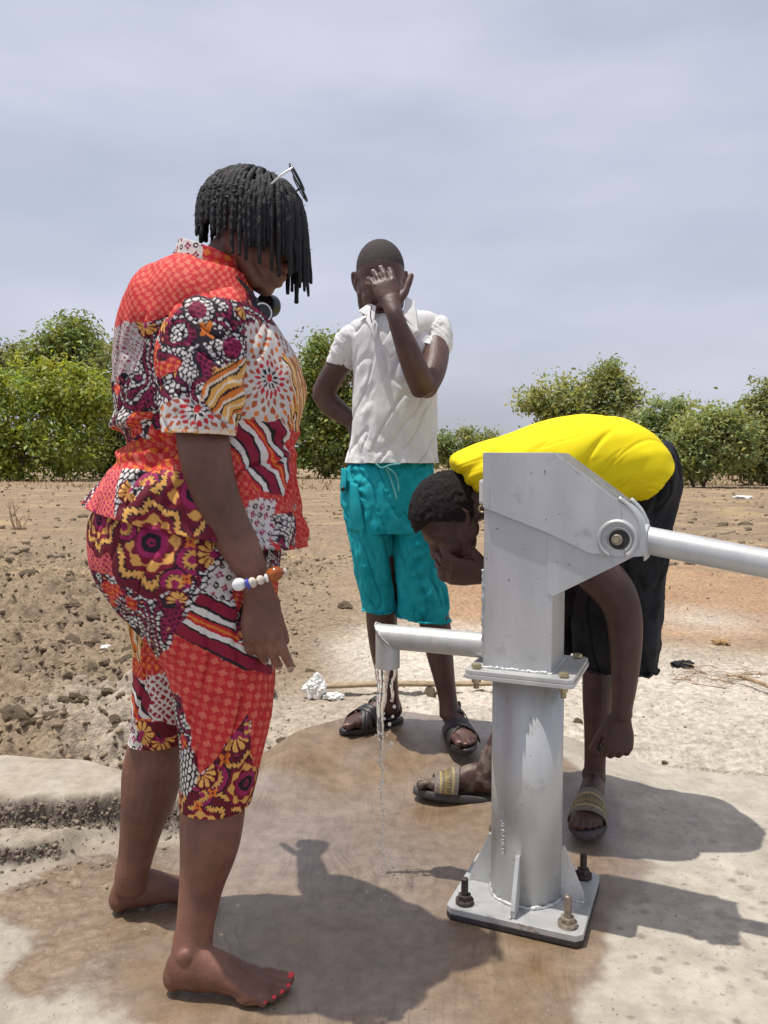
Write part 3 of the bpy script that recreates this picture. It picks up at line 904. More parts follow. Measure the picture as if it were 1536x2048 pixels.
def galv_material():
    m = bpy.data.materials.new('silver_painted_steel'); m.use_nodes = True
    n, l = m.node_tree.nodes, m.node_tree.links
    b = n['Principled BSDF']
    tcn = n.new('ShaderNodeTexCoord')
    def noise(scale, detail=5, rough=0.6, vec=None):
        t = n.new('ShaderNodeTexNoise'); t.inputs['Scale'].default_value = scale
        t.inputs['Detail'].default_value = detail; t.inputs['Roughness'].default_value = rough
        l.new(vec or tcn.outputs['Object'], t.inputs['Vector']); return t.outputs['Fac']
    mp_ = n.new('ShaderNodeMapping'); mp_.inputs['Scale'].default_value = (14, 14, 3)
    l.new(tcn.outputs['Object'], mp_.inputs['Vector'])
    drip = noise(1.0, 5, 0.6, mp_.outputs['Vector'])
    r1 = n.new('ShaderNodeValToRGB')
    r1.color_ramp.elements[0].position = 0.3; r1.color_ramp.elements[0].color = (0.44, 0.448, 0.442, 1)
    r1.color_ramp.elements[1].position = 0.7; r1.color_ramp.elements[1].color = (0.56, 0.566, 0.556, 1)
    l.new(drip, r1.inputs['Fac'])
    sm = n.new('ShaderNodeValToRGB')      # scuffs
    sm.color_ramp.elements[0].position = 0.58; sm.color_ramp.elements[0].color = (1, 1, 1, 1)
    sm.color_ramp.elements[1].position = 0.72; sm.color_ramp.elements[1].color = (0.58, 0.565, 0.54, 1)
    l.new(noise(11, 6, 0.7), sm.inputs['Fac'])
    mx = n.new('ShaderNodeMixRGB'); mx.blend_type = 'MULTIPLY'; mx.inputs['Fac'].default_value = 0.75
    l.new(r1.outputs['Color'], mx.inputs['Color1']); l.new(sm.outputs['Color'], mx.inputs['Color2'])
    sp = n.new('ShaderNodeValToRGB')      # rust specks
    sp.color_ramp.elements[0].position = 0.73; sp.color_ramp.elements[0].color = (0, 0, 0, 1)
    sp.color_ramp.elements[1].position = 0.78; sp.color_ramp.elements[1].color = (1, 1, 1, 1)
    l.new(noise(70, 2, 0.5), sp.inputs['Fac'])
    mx2 = n.new('ShaderNodeMixRGB'); mx2.inputs['Color2'].default_value = (0.19, 0.165, 0.14, 1)
    l.new(sp.outputs['Color'], mx2.inputs['Fac']); l.new(mx.outputs['Color'], mx2.inputs['Color1'])
    # dried mud splashes low on the pump and long fine scratches
    sep = n.new('ShaderNodeSeparateXYZ'); l.new(tcn.outputs['Object'], sep.inputs[0])
    mr_ = n.new('ShaderNodeMapRange'); mr_.inputs['From Min'].default_value = 0.0; mr_.inputs['From Max'].default_value = 0.22
    mr_.inputs['To Min'].default_value = 0.20; mr_.inputs['To Max'].default_value = 0.0
    l.new(sep.outputs['Z'], mr_.inputs['Value'])
    ad = n.new('ShaderNodeMath'); ad.operation = 'ADD'; l.new(mr_.outputs[0], ad.inputs[0]); l.new(noise(38, 5, 0.7), ad.inputs[1])
    mu = n.new('ShaderNodeValToRGB'); mu.color_ramp.elements[0].position = 0.755; mu.color_ramp.elements[0].color = (0, 0, 0, 1)
    mu.color_ramp.elements[1].position = 0.83; mu.color_ramp.elements[1].color = (0.6, 0.6, 0.6, 1)
    l.new(ad.outputs[0], mu.inputs['Fac'])
    mx3 = n.new('ShaderNodeMixRGB'); mx3.inputs['Color2'].default_value = (0.24, 0.175, 0.11, 1)
    l.new(mu.outputs['Color'], mx3.inputs['Fac']); l.new(mx2.outputs['Color'], mx3.inputs['Color1'])
    mps = n.new('ShaderNodeMapping'); mps.inputs['Scale'].default_value = (120, 120, 4); mps.inputs['Rotation'].default_value = (0.2, 0.35, 0)
    l.new(tcn.outputs['Object'], mps.inputs['Vector'])
    scr = n.new('ShaderNodeValToRGB'); scr.color_ramp.elements[0].position = 0.70; scr.color_ramp.elements[0].color = (0, 0, 0, 1)
    scr.color_ramp.elements[1].position = 0.74; scr.color_ramp.elements[1].color = (0.5, 0.5, 0.5, 1)
    l.new(noise(1.0, 3, 0.6, mps.outputs['Vector']), scr.inputs['Fac'])
    mx4 = n.new('ShaderNodeMixRGB'); mx4.inputs['Color2'].default_value = (0.22, 0.21, 0.20, 1)
    l.new(scr.outputs['Color'], mx4.inputs['Fac']); l.new(mx3.outputs['Color'], mx4.inputs['Color1'])
    l.new(mx4.outputs['Color'], b.inputs['Base Color'])
    b.inputs['Metallic'].default_value = 0.45
    rr = n.new('ShaderNodeMapRange'); rr.inputs['To Min'].default_value = 0.36; rr.inputs['To Max'].default_value = 0.6
    l.new(drip, rr.inputs['Value']); l.new(rr.outputs[0], b.inputs['Roughness'])
    bp = n.new('ShaderNodeBump'); bp.inputs['Strength'].default_value = 0.25; bp.inputs['Distance'].default_value = 0.002
    l.new(noise(45, 5, 0.6), bp.inputs['Height']); l.new(bp.outputs['Normal'], b.inputs['Normal'])
    return m
m_galv = galv_material()
m_weld = mat('weld_bead', (0.55, 0.555, 0.55), 0.38, metallic=0.6, bump=0.8, bscale=160, bdist=0.003)
m_rubber = mat('black_gasket', (0.035, 0.028, 0.03), 0.6, var=0.3, vscale=60, bump=0.4, bscale=120)
m_zinc = mat('zinc_bolt', (0.42, 0.36, 0.22), 0.4, metallic=0.7, var=0.25, vscale=90)
m_rustbolt = mat('rusty_bolt', (0.075, 0.055, 0.05), 0.6, metallic=0.5, var=0.5, vscale=90, bump=0.5, bscale=200, bdist=0.002)
m_steelbolt = mat('steel_bolt', (0.30, 0.25, 0.20), 0.42, metallic=0.6, var=0.5, vscale=70, bump=0.4, bscale=200, bdist=0.002)
m_dark = mat('painted_recess_shade', (0.03, 0.028, 0.026), 0.8)

pump = thing('hand_pump', 'silver painted steel hand pump bolted to the cement apron', 'hand pump')
pump.matrix_basis = PM
def ppart(name, me, m, parent=None, label=None):
    o = bpy.data.objects.new(name, me); COL.objects.link(o)
    if not len(me.materials): me.materials.append(m)
    o.parent = parent or pump
    if label: o['label'] = label
    return o

def plate_mesh(name, hx, hy, z0, z1, cham=0.014, rot=0):
    pts = []
    for sx, sy in ((1, 1), (-1, 1), (-1, -1), (1, -1)):
        a, b_ = (hx * sx, hy * sy - cham * sy), (hx * sx - cham * sx, hy * sy)
        pts += [a, b_] if sx * sy > 0 else [b_, a]
    def fn(bm):
        v = [bm.verts.new((x, y, z0)) for x, y in pts]
        f = bm.faces.new(v)
        r = bmesh.ops.extrude_face_region(bm, geom=[f])
        for q in [g for g in r['geom'] if isinstance(g, bmesh.types.BMVert)]:
            q.co.z = z1
    return bm_mesh(name, fn, 0.0015)

ppart('base_plate', plate_mesh('base_plate', 0.155, 0.145, 0.012, 0.026), m_galv)
ppart('gasket', plate_mesh('gasket', 0.1555, 0.1455, 0.000, 0.0115), m_rubber, label='black rubber gasket under the base plate')
ppart('pedestal', cyl_mesh('pedestal', (0, 0, 0.026), (0, 0, 0.553), 0.083, ns=72), m_galv)

def bead(pts, r, seed=0, ns=8):
    rg = random.Random(seed)
    P = [Vector(p) for p in pts]
    out = []
    for p in P:
        out.append(p + Vector((rg.uniform(-1, 1), rg.uniform(-1, 1), rg.uniform(-1, 1))) * r * 0.35)
    V, f = tube(out, [r * rg.uniform(0.7, 1.3) for _ in out], ns, 2)
    return npmesh('weld_bead', V, f)
ppart('weld_seam', bead([(0.0845 * math.cos(a), 0.0845 * math.sin(a), 0.028) for a in np.linspace(-math.pi, math.pi, 70)], 0.0045, 2), m_weld)
# gussets
for k, ang in enumerate((0, 90, 180, 270)):
    me = prism_mesh('gusset', [(0.082, 0.0265), (0.138 if k % 2 == 0 else 0.132, 0.0265), (0.136, 0.045), (0.090, 0.150), (0.082, 0.150)], -0.005, 0.005, 0.0012)
    g = ppart('gusset', me, m_galv); g.rotation_euler.z = R(ang)
    w1 = ppart('weld_seam', bead([(x, -0.006, 0.028) for x in np.linspace(0.085, 0.136, 14)], 0.0035, 10 + k), m_weld, g)
# anchor bolts
def hexnut(name, r, z0, z1):
    return cyl_mesh(name, (0, 0, z0), (0, 0, z1), r, ns=6, bevel=0.0012, smooth=False)
def threaded(name, r, z0, z1):
    n = int((z1 - z0) / 0.0022)
    pts = [(0, 0, z) for z in np.linspace(z0, z1, n)]
    V, f = tube(pts, [r * (1.0 if i % 2 else 0.86) for i in range(n)], 14, 1, cap=0.3, ref=(1, 0, 0))
    return npmesh(name, V, f)
for k, (sx, sy, m_, hh) in enumerate(((-1, -1, m_rustbolt, 0.036), (1, -1, m_steelbolt, 0.046), (1, 1, m_rustbolt, 0.036), (-1, 1, m_rustbolt, 0.036))):
    o = ppart('anchor_bolt', threaded('anchor_bolt', 0.0088, 0.03, 0.036 + hh + 0.012), m_, label='bright steel anchor bolt' if k == 1 else None)
    o.location = (0.118 * sx, 0.112 * sy, 0)
    nt_ = ppart('nut', hexnut('nut', 0.0165, 0.0305, 0.047), m_, o)
    nt_.rotation_euler.z = 0.3 + k
    ws_ = ppart('washer', cyl_mesh('washer', (0, 0, 0.0265), (0, 0, 0.0362), 0.021, ns=24), m_, o)

# flange pair
FZ = 0.556
ppart('flange', plate_mesh('flange', 0.124, 0.118, FZ, FZ + 0.0095, 0.010), m_galv)
ppart('flange', plate_mesh('flange', 0.122, 0.116, FZ + 0.0105, FZ + 0.0195, 0.010), m_galv)
for sx, sy in ((-1, -1), (1, -1), (1, 1), (-1, 1)):
    o = ppart('flange_bolt', cyl_mesh('flange_bolt', (0, 0, FZ - 0.026), (0, 0, FZ + 0.02), 0.0062, ns=14), m_zinc)
    o.location = (0.099 * sx, 0.094 * sy, 0)
    h_ = ppart('bolt_head', hexnut('bolt_head', 0.0115, FZ + 0.0215, FZ + 0.030), m_zinc, o)
    h_.rotation_euler.z = 0.5 * sx + sy
    ppart('nut', hexnut('nut', 0.011, FZ - 0.0125, FZ - 0.0015), m_zinc, o)

# water tank box
BY0 = -0.080
x0, _ = pl(967, 1150, BY0); x1, _ = pl(1105, 1150, BY0)
Z0 = FZ + 0.0198
_, ztop = pl(1030, 906, BY0 - 0.008)
tank = ppart('water_tank', box_mesh('water_tank', (x0, BY0, Z0), (x1, -BY0, ztop - 0.012), 0.003), m_galv)
ppart('weld_seam', bead([(x, BY0 - 0.001, Z0 + 0.001) for x in np.linspace(x0, x1, 40)], 0.004, 3), m_weld)
ppart('weld_seam', bead([(x1 + 0.001, y, Z0 + 0.001) for y in np.linspace(BY0, -BY0, 30)], 0.0035, 4), m_weld)
ppart('weld_seam', bead([(x0 - 0.0015, BY0 + 0.002, z) for z in np.linspace(0.60, 0.80, 34)], 0.0032, 5), m_galv)
# bracket cheeks that carry the fulcrum
def pts_on(y, L): return [pl(a, b, y) for a, b in L]
BR = [(1098, 1015), (1180, 1015), (1272, 1060), (1270, 1112), (1245, 1125), (1105, 1193), (1098, 1188)]
br = pts_on(BY0 - 0.003, BR)
br[0] = (x1 - 0.012, br[0][1]); br[-1] = (x1 - 0.012, br[-1][1]); br[-2] = (x1 + 0.002, br[-2][1])
ppart('bracket', prism_mesh('bracket', br, BY0 - 0.002, BY0 + 0.004, 0.0012), m_galv)
ppart('bracket', prism_mesh('bracket', br, -BY0 - 0.004, -BY0 + 0.002, 0.0012), m_galv)
ppart('bracket_floor', prism_mesh('bracket_floor', [br[-2], br[4], (br[4][0] - 0.002, br[4][1] + 0.006), (br[-2][0], br[-2][1] + 0.006)], BY0 + 0.005, -BY0 - 0.005), m_galv)
# head cover: two cheeks and a folded roof
yc = BY0 - 0.006
HC = [(966, 905), (1108, 905), (1160, 943), (1233, 998), (1262, 1020), (1285, 1052), (1292, 1112), (1262, 1114), (1179, 1107), (1100, 1068), (966, 1015)]
hc = pts_on(yc - 0.003, HC)
ppart('cover_cheek', prism_mesh('cover_cheek', hc, yc - 0.004, yc, 0.0014), m_galv)
ppart('cover_cheek', prism_mesh('cover_cheek', hc, -yc, -yc + 0.004, 0.0014), m_galv)
def roof_mesh():
    pts = [hc[-1], hc[0], hc[1], hc[2], hc[3], hc[4]]
    def fn(bm):
        up = [bm.verts.new((x, yc - 0.001, z)) for x, z in pts]
        lo = [bm.verts.new((x, -yc + 0.001, z)) for x, z in pts]
        for i in range(len(pts) - 1):
            bm.faces.new((up[i], up[i + 1], lo[i + 1], lo[i]))
        bmesh.ops.solidify(bm, geom=list(bm.faces), thickness=0.004)
    return bm_mesh('cover_roof', fn)
ppart('cover_roof', roof_mesh(), m_galv)
# fulcrum: pressed horseshoe collar, bearing and bolt
fx, fz = pl(1235, 1079, yc - 0.006)
def arc_tube(name, cx, cz, r, a0, a1, y, tr, n=26, dy=1.0):
    pts = [(cx + r * math.cos(R(a)), y, cz + r * math.sin(R(a))) for a in np.linspace(a0, a1, n)]
    V, f = tube(pts, [(tr, tr * dy)] * n, 10, 1, ref=(0, 1, 0))
    return npmesh(name, V, f)
ppart('fulcrum_collar', arc_tube('fulcrum_collar', fx, fz, 0.038, -62, 242, yc - 0.004, 0.0055, dy=1.6), m_galv)
ppart('fulcrum_collar', arc_tube('fulcrum_collar', fx + 0.002, fz, 0.026, -70, 232, yc - 0.005, 0.003, dy=1.6), m_galv)
ppart('bearing_recess', cyl_mesh('bearing_recess', (fx, yc - 0.0052, fz), (fx, yc - 0.0045, fz), 0.036, ns=32), m_galv)
ppart('bearing', cyl_mesh('bearing', (fx + 0.003, yc - 0.0085, fz), (fx + 0.003, yc - 0.0050, fz), 0.021, ns=28), m_dark, label='dark disc coloured as the shade inside the bearing hole')  # solid disc, its dark colour painted as the hole's shade
fb = ppart('fulcrum_bolt', cyl_mesh('fulcrum_bolt', (fx, yc - 0.020, fz), (fx, -yc + 0.02, fz), 0.0115, ns=24, bevel=0.002), m_steelbolt)
ppart('bolt_tip', cyl_mesh('bolt_tip', (fx, yc - 0.023, fz), (fx, yc - 0.0195, fz), 0.006, ns=18), m_zinc, fb)
# handle fork strap that wraps the nose of the head
def strap(name, y, wdt, L, tr):
    pts = [(p[0], y, p[1]) for p in pts_on(y, L)]
    V, f = tube(pts, [(tr, wdt)] * len(pts), 10, 3, ref=(0, 1, 0), cap=0.2)
    return npmesh(name, V, f)
ppart('fork_lip', strap('fork_lip', yc + 0.0, 0.006, [(1238, 996), (1256, 1010), (1272, 1030), (1282, 1056), (1287, 1085), (1288, 1112)], 0.005), m_galv)
ppart('fork_strap', strap('fork_strap', 0.0, 0.080, [(1246, 1003), (1268, 1018), (1284, 1040), (1292, 1066), (1295, 1095), (1294, 1114)], 0.004), m_galv)
ppart('fork_lip', strap('fork_lip', 0.035, 0.006, [(1262, 998), (1281, 1018), (1292, 1040), (1299, 1064)], 0.005), m_galv)
# handle bar
h0 = pl(1262, 1074, 0.0); h1 = pl(1536, 1128, 0.0)
h0v, h1v = Vector((h0[0], 0, h0[1])), Vector((h1[0], 0, h1[1]))
hd = (h1v - h0v).normalized()
ppart('handle', cyl_mesh('handle', h0v, h0v + hd * 1.05, 0.0305, ns=40, bevel=0.004), m_galv)
ppart('handle_collar', cyl_mesh('handle_collar', h0v + hd * 0.018, h0v + hd * 0.034, 0.035, ns=40, bevel=0.003), m_galv)
# spout
sy_ = -0.012
sp_e = pl(771, 1273, sy_); sp_s = pl(968, 1290, sy_)
SZ = (sp_e[1] + sp_s[1]) / 2
sxe = sp_e[0] + 0.006
rs = 0.0305
def spout_mesh():
    """mitred elbow: pipe along x then down"""
    ns = 36
    ph = np.linspace(0, 2 * np.pi, ns, endpoint=False)
    ring = []
    zb = pl(771, 1334, sy_)[1]
    for x in (x0 + 0.002, x0 - 0.12, sxe + 0.06):
        ring.append(np.stack([np.full(ns, x), sy_ + rs * np.cos(ph), SZ + rs * np.sin(ph)], 1))
    ring.append(np.stack([sxe - rs * np.sin(ph) * 1.0, sy_ + rs * np.cos(ph), SZ + rs * np.sin(ph)], 1))   # mitre plane
    for z in (SZ - rs - 0.01, zb):
        ring.append(np.stack([sxe - rs * np.sin(ph), sy_ + rs * np.cos(ph), np.full(ns, z)], 1))
    ring.append(np.stack([sxe - (rs - 0.003) * np.sin(ph), sy_ + (rs - 0.003) * np.cos(ph), np.full(ns, zb)], 1))
    ring.append(np.stack([sxe - (rs - 0.003) * np.sin(ph), sy_ + (rs - 0.003) * np.cos(ph), np.full(ns, zb + 0.03)], 1))
    V = np.concatenate(ring)
    me = npmesh('spout', V, grid_faces(len(ring), ns))
    bm = bmesh.new(); bm.from_mesh(me); bmesh.ops.recalc_face_normals(bm, faces=bm.faces); bm.to_mesh(me); bm.free()
    sm_ = np.array([True] * len(me.polygons)); me.polygons.foreach_set('use_smooth', sm_)
    for e in me.edges:
        a, b_ = e.vertices
        if a // ns == b_ // ns and a // ns in (3, 5, 6):
            e.use_edge_sharp = True
    return me, zb
spm, SPB = spout_mesh()
spout = ppart('spout', spm, m_galv)
ppart('weld_seam', bead([(sxe - (rs + 0.001) * math.sin(p), sy_ + (rs + 0.001) * math.cos(p), SZ + (rs + 0.001) * math.sin(p)) for p in np.linspace(0, 2 * math.pi, 50)], 0.0022, 6), m_galv, spout)
ppart('weld_seam', bead([(x0 - 0.002, sy_ + (rs + 0.001) * math.cos(p), SZ + (rs + 0.001) * math.sin(p)) for p in np.linspace(0, 2 * math.pi, 40)], 0.004, 7), m_galv, spout)
# cover latch knob on the back of the head
lx, lz = pl(960, 984, 0.0)
lat = ppart('cover_latch', box_mesh('cover_latch', (x0 - 0.030, -0.02, lz - 0.028), (x0 - 0.004, 0.02, lz + 0.030), 0.007), mat('white_enamel', (0.7, 0.7, 0.7), 0.35), label='white cover latch on the back of the pump head')
ppart('ring', arc_tube('ring', x0 - 0.026, lz - 0.040, 0.008, 0, 360, 0.0, 0.0025), m_zinc, lat)
# weld number squiggles on the pedestal
def squig():
    parts = []
    rg = random.Random(3)
    for i, ch in enumerate(('l', '5', '2', '6', '6')):
        z = 0.235 - i * 0.022
        a0 = R(-118)
        shp = {'l': [(0, 8), (0, -6)], '5': [(5, 7), (-4, 6), (-3, 1), (4, 0), (3, -6), (-4, -6)], '2': [(-4, 4), (0, 7), (4, 4), (-4, -6), (5, -6)],
               '6': [(4, 7), (-3, 3), (-4, -4), (1, -7), (4, -3), (0, 0), (-3, -2)]}[ch]
        pts = []
        for (a, b_) in shp:
            th = a0 + a * 0.001 / 0.084
            pts.append((0.0835 * math.cos(th), 0.0835 * math.sin(th), z + b_ * 0.001))
        parts.append(tube(pts, [0.0017] * len(pts), 6, 3))
    V, f = join(parts)
    return npmesh('weld_number', V, f)
ppart('weld_number', squig(), m_galv, label='small weld bead numerals down the pedestal')

# ------------------------------------------------------------------ running water
m_water = bpy.data.materials.new('water'); m_water.use_nodes = True
_b = m_water.node_tree.nodes['Principled BSDF']
_b.inputs['Base Color'].default_value = (0.93, 0.95, 0.96, 1)
_b.inputs['Roughness'].default_value = 0.06
_b.inputs['IOR'].default_value = 1.33
_b.inputs['Transmission Weight'].default_value = 0.93
def stream():
    parts = []
    rg = random.Random(4)
    top = PM @ Vector((sxe, sy_, SPB + 0.004))
    n = 60
    gzv = 0.0
    H = top.z - gzv
    pts, rad = [], []
    # main ribbon, clinging to the far lip then necking
    lip = PM @ Vector((sxe - 0.016, sy_, SPB + 0.004))
    for i in range(34):
        t = i / 33
        z = lip.z - t * H * 0.46
        x = lip.x - 0.004 * t + 0.002 * math.sin(t * 9) + rg.uniform(-1, 1) * 0.0005
        pts.append((x, lip.y + rg.uniform(-1, 1) * 0.0005, z))
        w = (0.0135 * (1 - t) ** 1.3 + 0.0045) * (1 + 0.10 * math.sin(t * 21) + rg.uniform(-.05, .05))
        rad.append((w, w * 0.55))
    parts.append(tube(pts, rad, 12, 3))
    # broken lower thread
    pts, rad = [], []
    for i in range(60):
        t = i / 59
        z = lip.z - H * (0.44 + 0.55 * t)
        pts.append((lip.x - 0.003 + 0.010 * t + 0.003 * math.sin(t * 14) + rg.uniform(-1, 1) * 0.0022, lip.y + rg.uniform(-1, 1) * 0.003, z))
        rad.append(max(0.0013, 0.0052 * (0.5 + 0.5 * math.sin(i * 1.7) + rg.uniform(-.35, .35)) * (1 - 0.25 * t)))
    parts.append(tube(pts, rad, 8, 2))
    # side dribble
    pts, rad = [], []
    s0 = PM @ Vector((sxe + 0.018, sy_, SPB + 0.003))
    for i in range(12):
        t = i / 11
        pts.append((s0.x - 0.008 * t + 0.003 * math.sin(t * 9), s0.y - 0.004, s0.z - 0.085 * t)); rad.append(0.0042 * (0.6 + 0.5 * abs(math.sin(i * 1.3))))
    parts.append(tube(pts, rad, 8, 2))
    for (dx, dz, r) in ((0.004, .10, .005), (0.0, .125, .0045), (-0.008, .145, .005), (-.010, .165, .003), (-.004, .195, .0075), (-.003, .225, .0022), (.012, .215, .002), (-.001, .25, .002)):
        parts.append(ball((s0.x + dx - 0.004, s0.y - 0.004, s0.z - dz), (r * 0.85, r * 0.85, r), n=10))
    for i in range(90):     # splash
        t = rg.random()
        z = abs(rg.gauss(0, 0.03)) + 0.004
        rr_ = rg.uniform(0.0012, 0.0036) * (1 - 0.5 * t)
        parts.append(ball((lip.x + rg.gauss(0.01, 0.045), lip.y + rg.gauss(0, 0.06), z), rr_, n=8))
    for i in range(45):
        z = rg.uniform(0.0, 0.42)
        parts.append(ball((lip.x + rg.gauss(0.004, 0.010), lip.y + rg.gauss(0, 0.01), z), rg.uniform(0.0013, 0.0036), n=8))
    V, f = join(parts)
    return npmesh('water_stream', V, f)
tag(obj('water_stream', stream(), m_water), 'thin clear stream of water falling from the spout and splashing', 'water', kind='stuff')
# ------------------------------------------------------------------ people: shared builders
def skin_mat(name, c, c2, rough=0.42):
    m = mat(name, c, rough, color2=c2, vscale=9, detail=5, bump=0.35, bscale=160, bdist=0.002, rvar=0.25, spec=0.35)
    return m
m_skin_w = skin_mat('warm_brown_skin', (0.125, 0.052, 0.034), (0.19, 0.088, 0.060), 0.5)
m_skin_s = skin_mat('dark_brown_skin', (0.060, 0.028, 0.022), (0.088, 0.043, 0.034), 0.46)
m_skin_b = skin_mat('deep_brown_skin', (0.038, 0.017, 0.014), (0.058, 0.027, 0.021), 0.48)
m_palm = mat('fingertip_skin', (0.30, 0.16, 0.12), 0.4, var=0.2, vscale=60)
m_nail = mat('nail', (0.36, 0.22, 0.18), 0.25)
m_rednail = mat('red_nail_polish', (0.62, 0.035, 0.04), 0.18)
m_hair = mat('black_hair', (0.008, 0.007, 0.008), 0.62, var=0.4, vscale=90, bump=0.8, bscale=260, bdist=0.004, spec=0.4)
m_stubble = mat('cropped_hair', (0.022, 0.016, 0.015), 0.42, var=0.5, vscale=220, bump=0.5, bscale=500, bdist=0.001)

def painted_skin(name, rough=0.48):
    m = mat(name, rough=rough, attr='Col', var=0.2, vscale=26, bump=0.55, bscale=120, bdist=0.0025, rvar=0.3, spec=0.45)
    n, l = m.node_tree.nodes, m.node_tree.links
    b = n['Principled BSDF']
    at = n.new('ShaderNodeAttribute'); at.attribute_name = 'hairy'
    src = b.inputs['Roughness'].links[0].from_socket
    mx = n.new('ShaderNodeMath'); mx.operation = 'MULTIPLY_ADD'; mx.inputs[1].default_value = 0.28
    l.new(at.outputs['Fac'], mx.inputs[0]); l.new(src, mx.inputs[2]); l.new(mx.outputs[0], b.inputs['Roughness'])
    t = n.new('ShaderNodeTexNoise'); t.inputs['Scale'].default_value = 420; t.inputs['Detail'].default_value = 3
    tcn = n.new('ShaderNodeTexCoord'); l.new(tcn.outputs['Object'], t.inputs['Vector'])
    bp = n.new('ShaderNodeBump'); bp.inputs['Distance'].default_value = 0.004
    l.new(at.outputs['Fac'], bp.inputs['Strength']); l.new(t.outputs['Fac'], bp.inputs['Height'])
    l.new(b.inputs['Normal'].links[0].from_socket, bp.inputs['Normal']); l.new(bp.outputs['Normal'], b.inputs['Normal'])
    return m
def skin_colors(me, c, c2, extra=None):
    V = getV(me)
    n = smooth01(0.5 + 0.9 * fbm(V[:, 0] * 9, V[:, 1] * 9, V[:, 2] * 9, seed=800, octv=3))[:, None]
    col = np.array(c) * (1 - n) + np.array(c2) * n
    if extra: col = extra(V, col)
    set_color(me, col)

def frame(origin, fwd, up, scale=1.0, mirror=1):
    """matrix with local x = fwd, local z ~ up"""
    x = Vector(fwd).normalized(); u = Vector(up)
    y = u.cross(x).normalized(); z = x.cross(y)
    M = Matrix(((x.x, y.x * mirror, z.x, 0), (x.y, y.y * mirror, z.y, 0), (x.z, y.z * mirror, z.z, 0), (0, 0, 0, 1)))
    M = M @ Matrix.Scale(scale, 4)
    M.translation = Vector(origin)
    return M

def xfp(parts, M):
    return [(xf(V, M), f) for V, f in parts]

def foot_parts():
    """local: heel back at x 0, toes at x .25, sole z 0, big toe at +y. also toenail positions"""
    secs = [(0.008, .016, .030, .012, 0), (0.03, .029, .078, .0, 0), (0.06, .033, .098, .0, 0.0), (0.095, .034, .086, .001, .002), (0.13, .038, .066, .002, .003), (0.165, .043, .048, .002, .002), (0.19, .045, .036, .001, 0.0), (0.212, .042, .026, .001, -0.002)]
    pts = [(x, yo, zb + h / 2) for x, hw, h, zb, yo in secs]
    rad = [(h / 2, hw) for x, hw, h, zb, yo in secs]
    parts = [tube(pts, rad, 22, 4, ref=(0, 1, 0), cap=0.6)]
    parts.append(ball((0.20, 0.030, 0.018), (0.026, 0.016, 0.017)))
    parts.append(ball((0.18, -0.032, 0.014), (0.03, 0.014, 0.013)))
    nails = []
    for k, (y0, y1, x0_, x1_, r) in enumerate(((0.030, 0.031, 0.195, 0.246, 0.0135), (0.010, 0.010, 0.20, 0.246, 0.0092), (-0.006, -0.008, 0.197, 0.237, 0.0086), (-0.020, -0.024, 0.19, 0.225, 0.0082), (-0.033, -0.038, 0.182, 0.210, 0.0078))):
        parts.append(tube([(x0_, y0, r + 0.006), ((x0_ + x1_) / 2, (y0 + y1) / 2, r + 0.007), (x1_, y1, r * 0.95)], [r * 0.9, r * 0.92, r], 12, 3))
        nails.append((x1_ + r * 0.10, y1, r * 1.72, r))
    parts.append(ball((0.058, 0.024, 0.090), (0.016, 0.009, 0.017))); parts.append(ball((0.050, -0.024, 0.082), (0.016, 0.008, 0.017)))
    parts.append(ball((0.022, 0, 0.03), (0.024, 0.028, 0.03)))
    return parts, nails

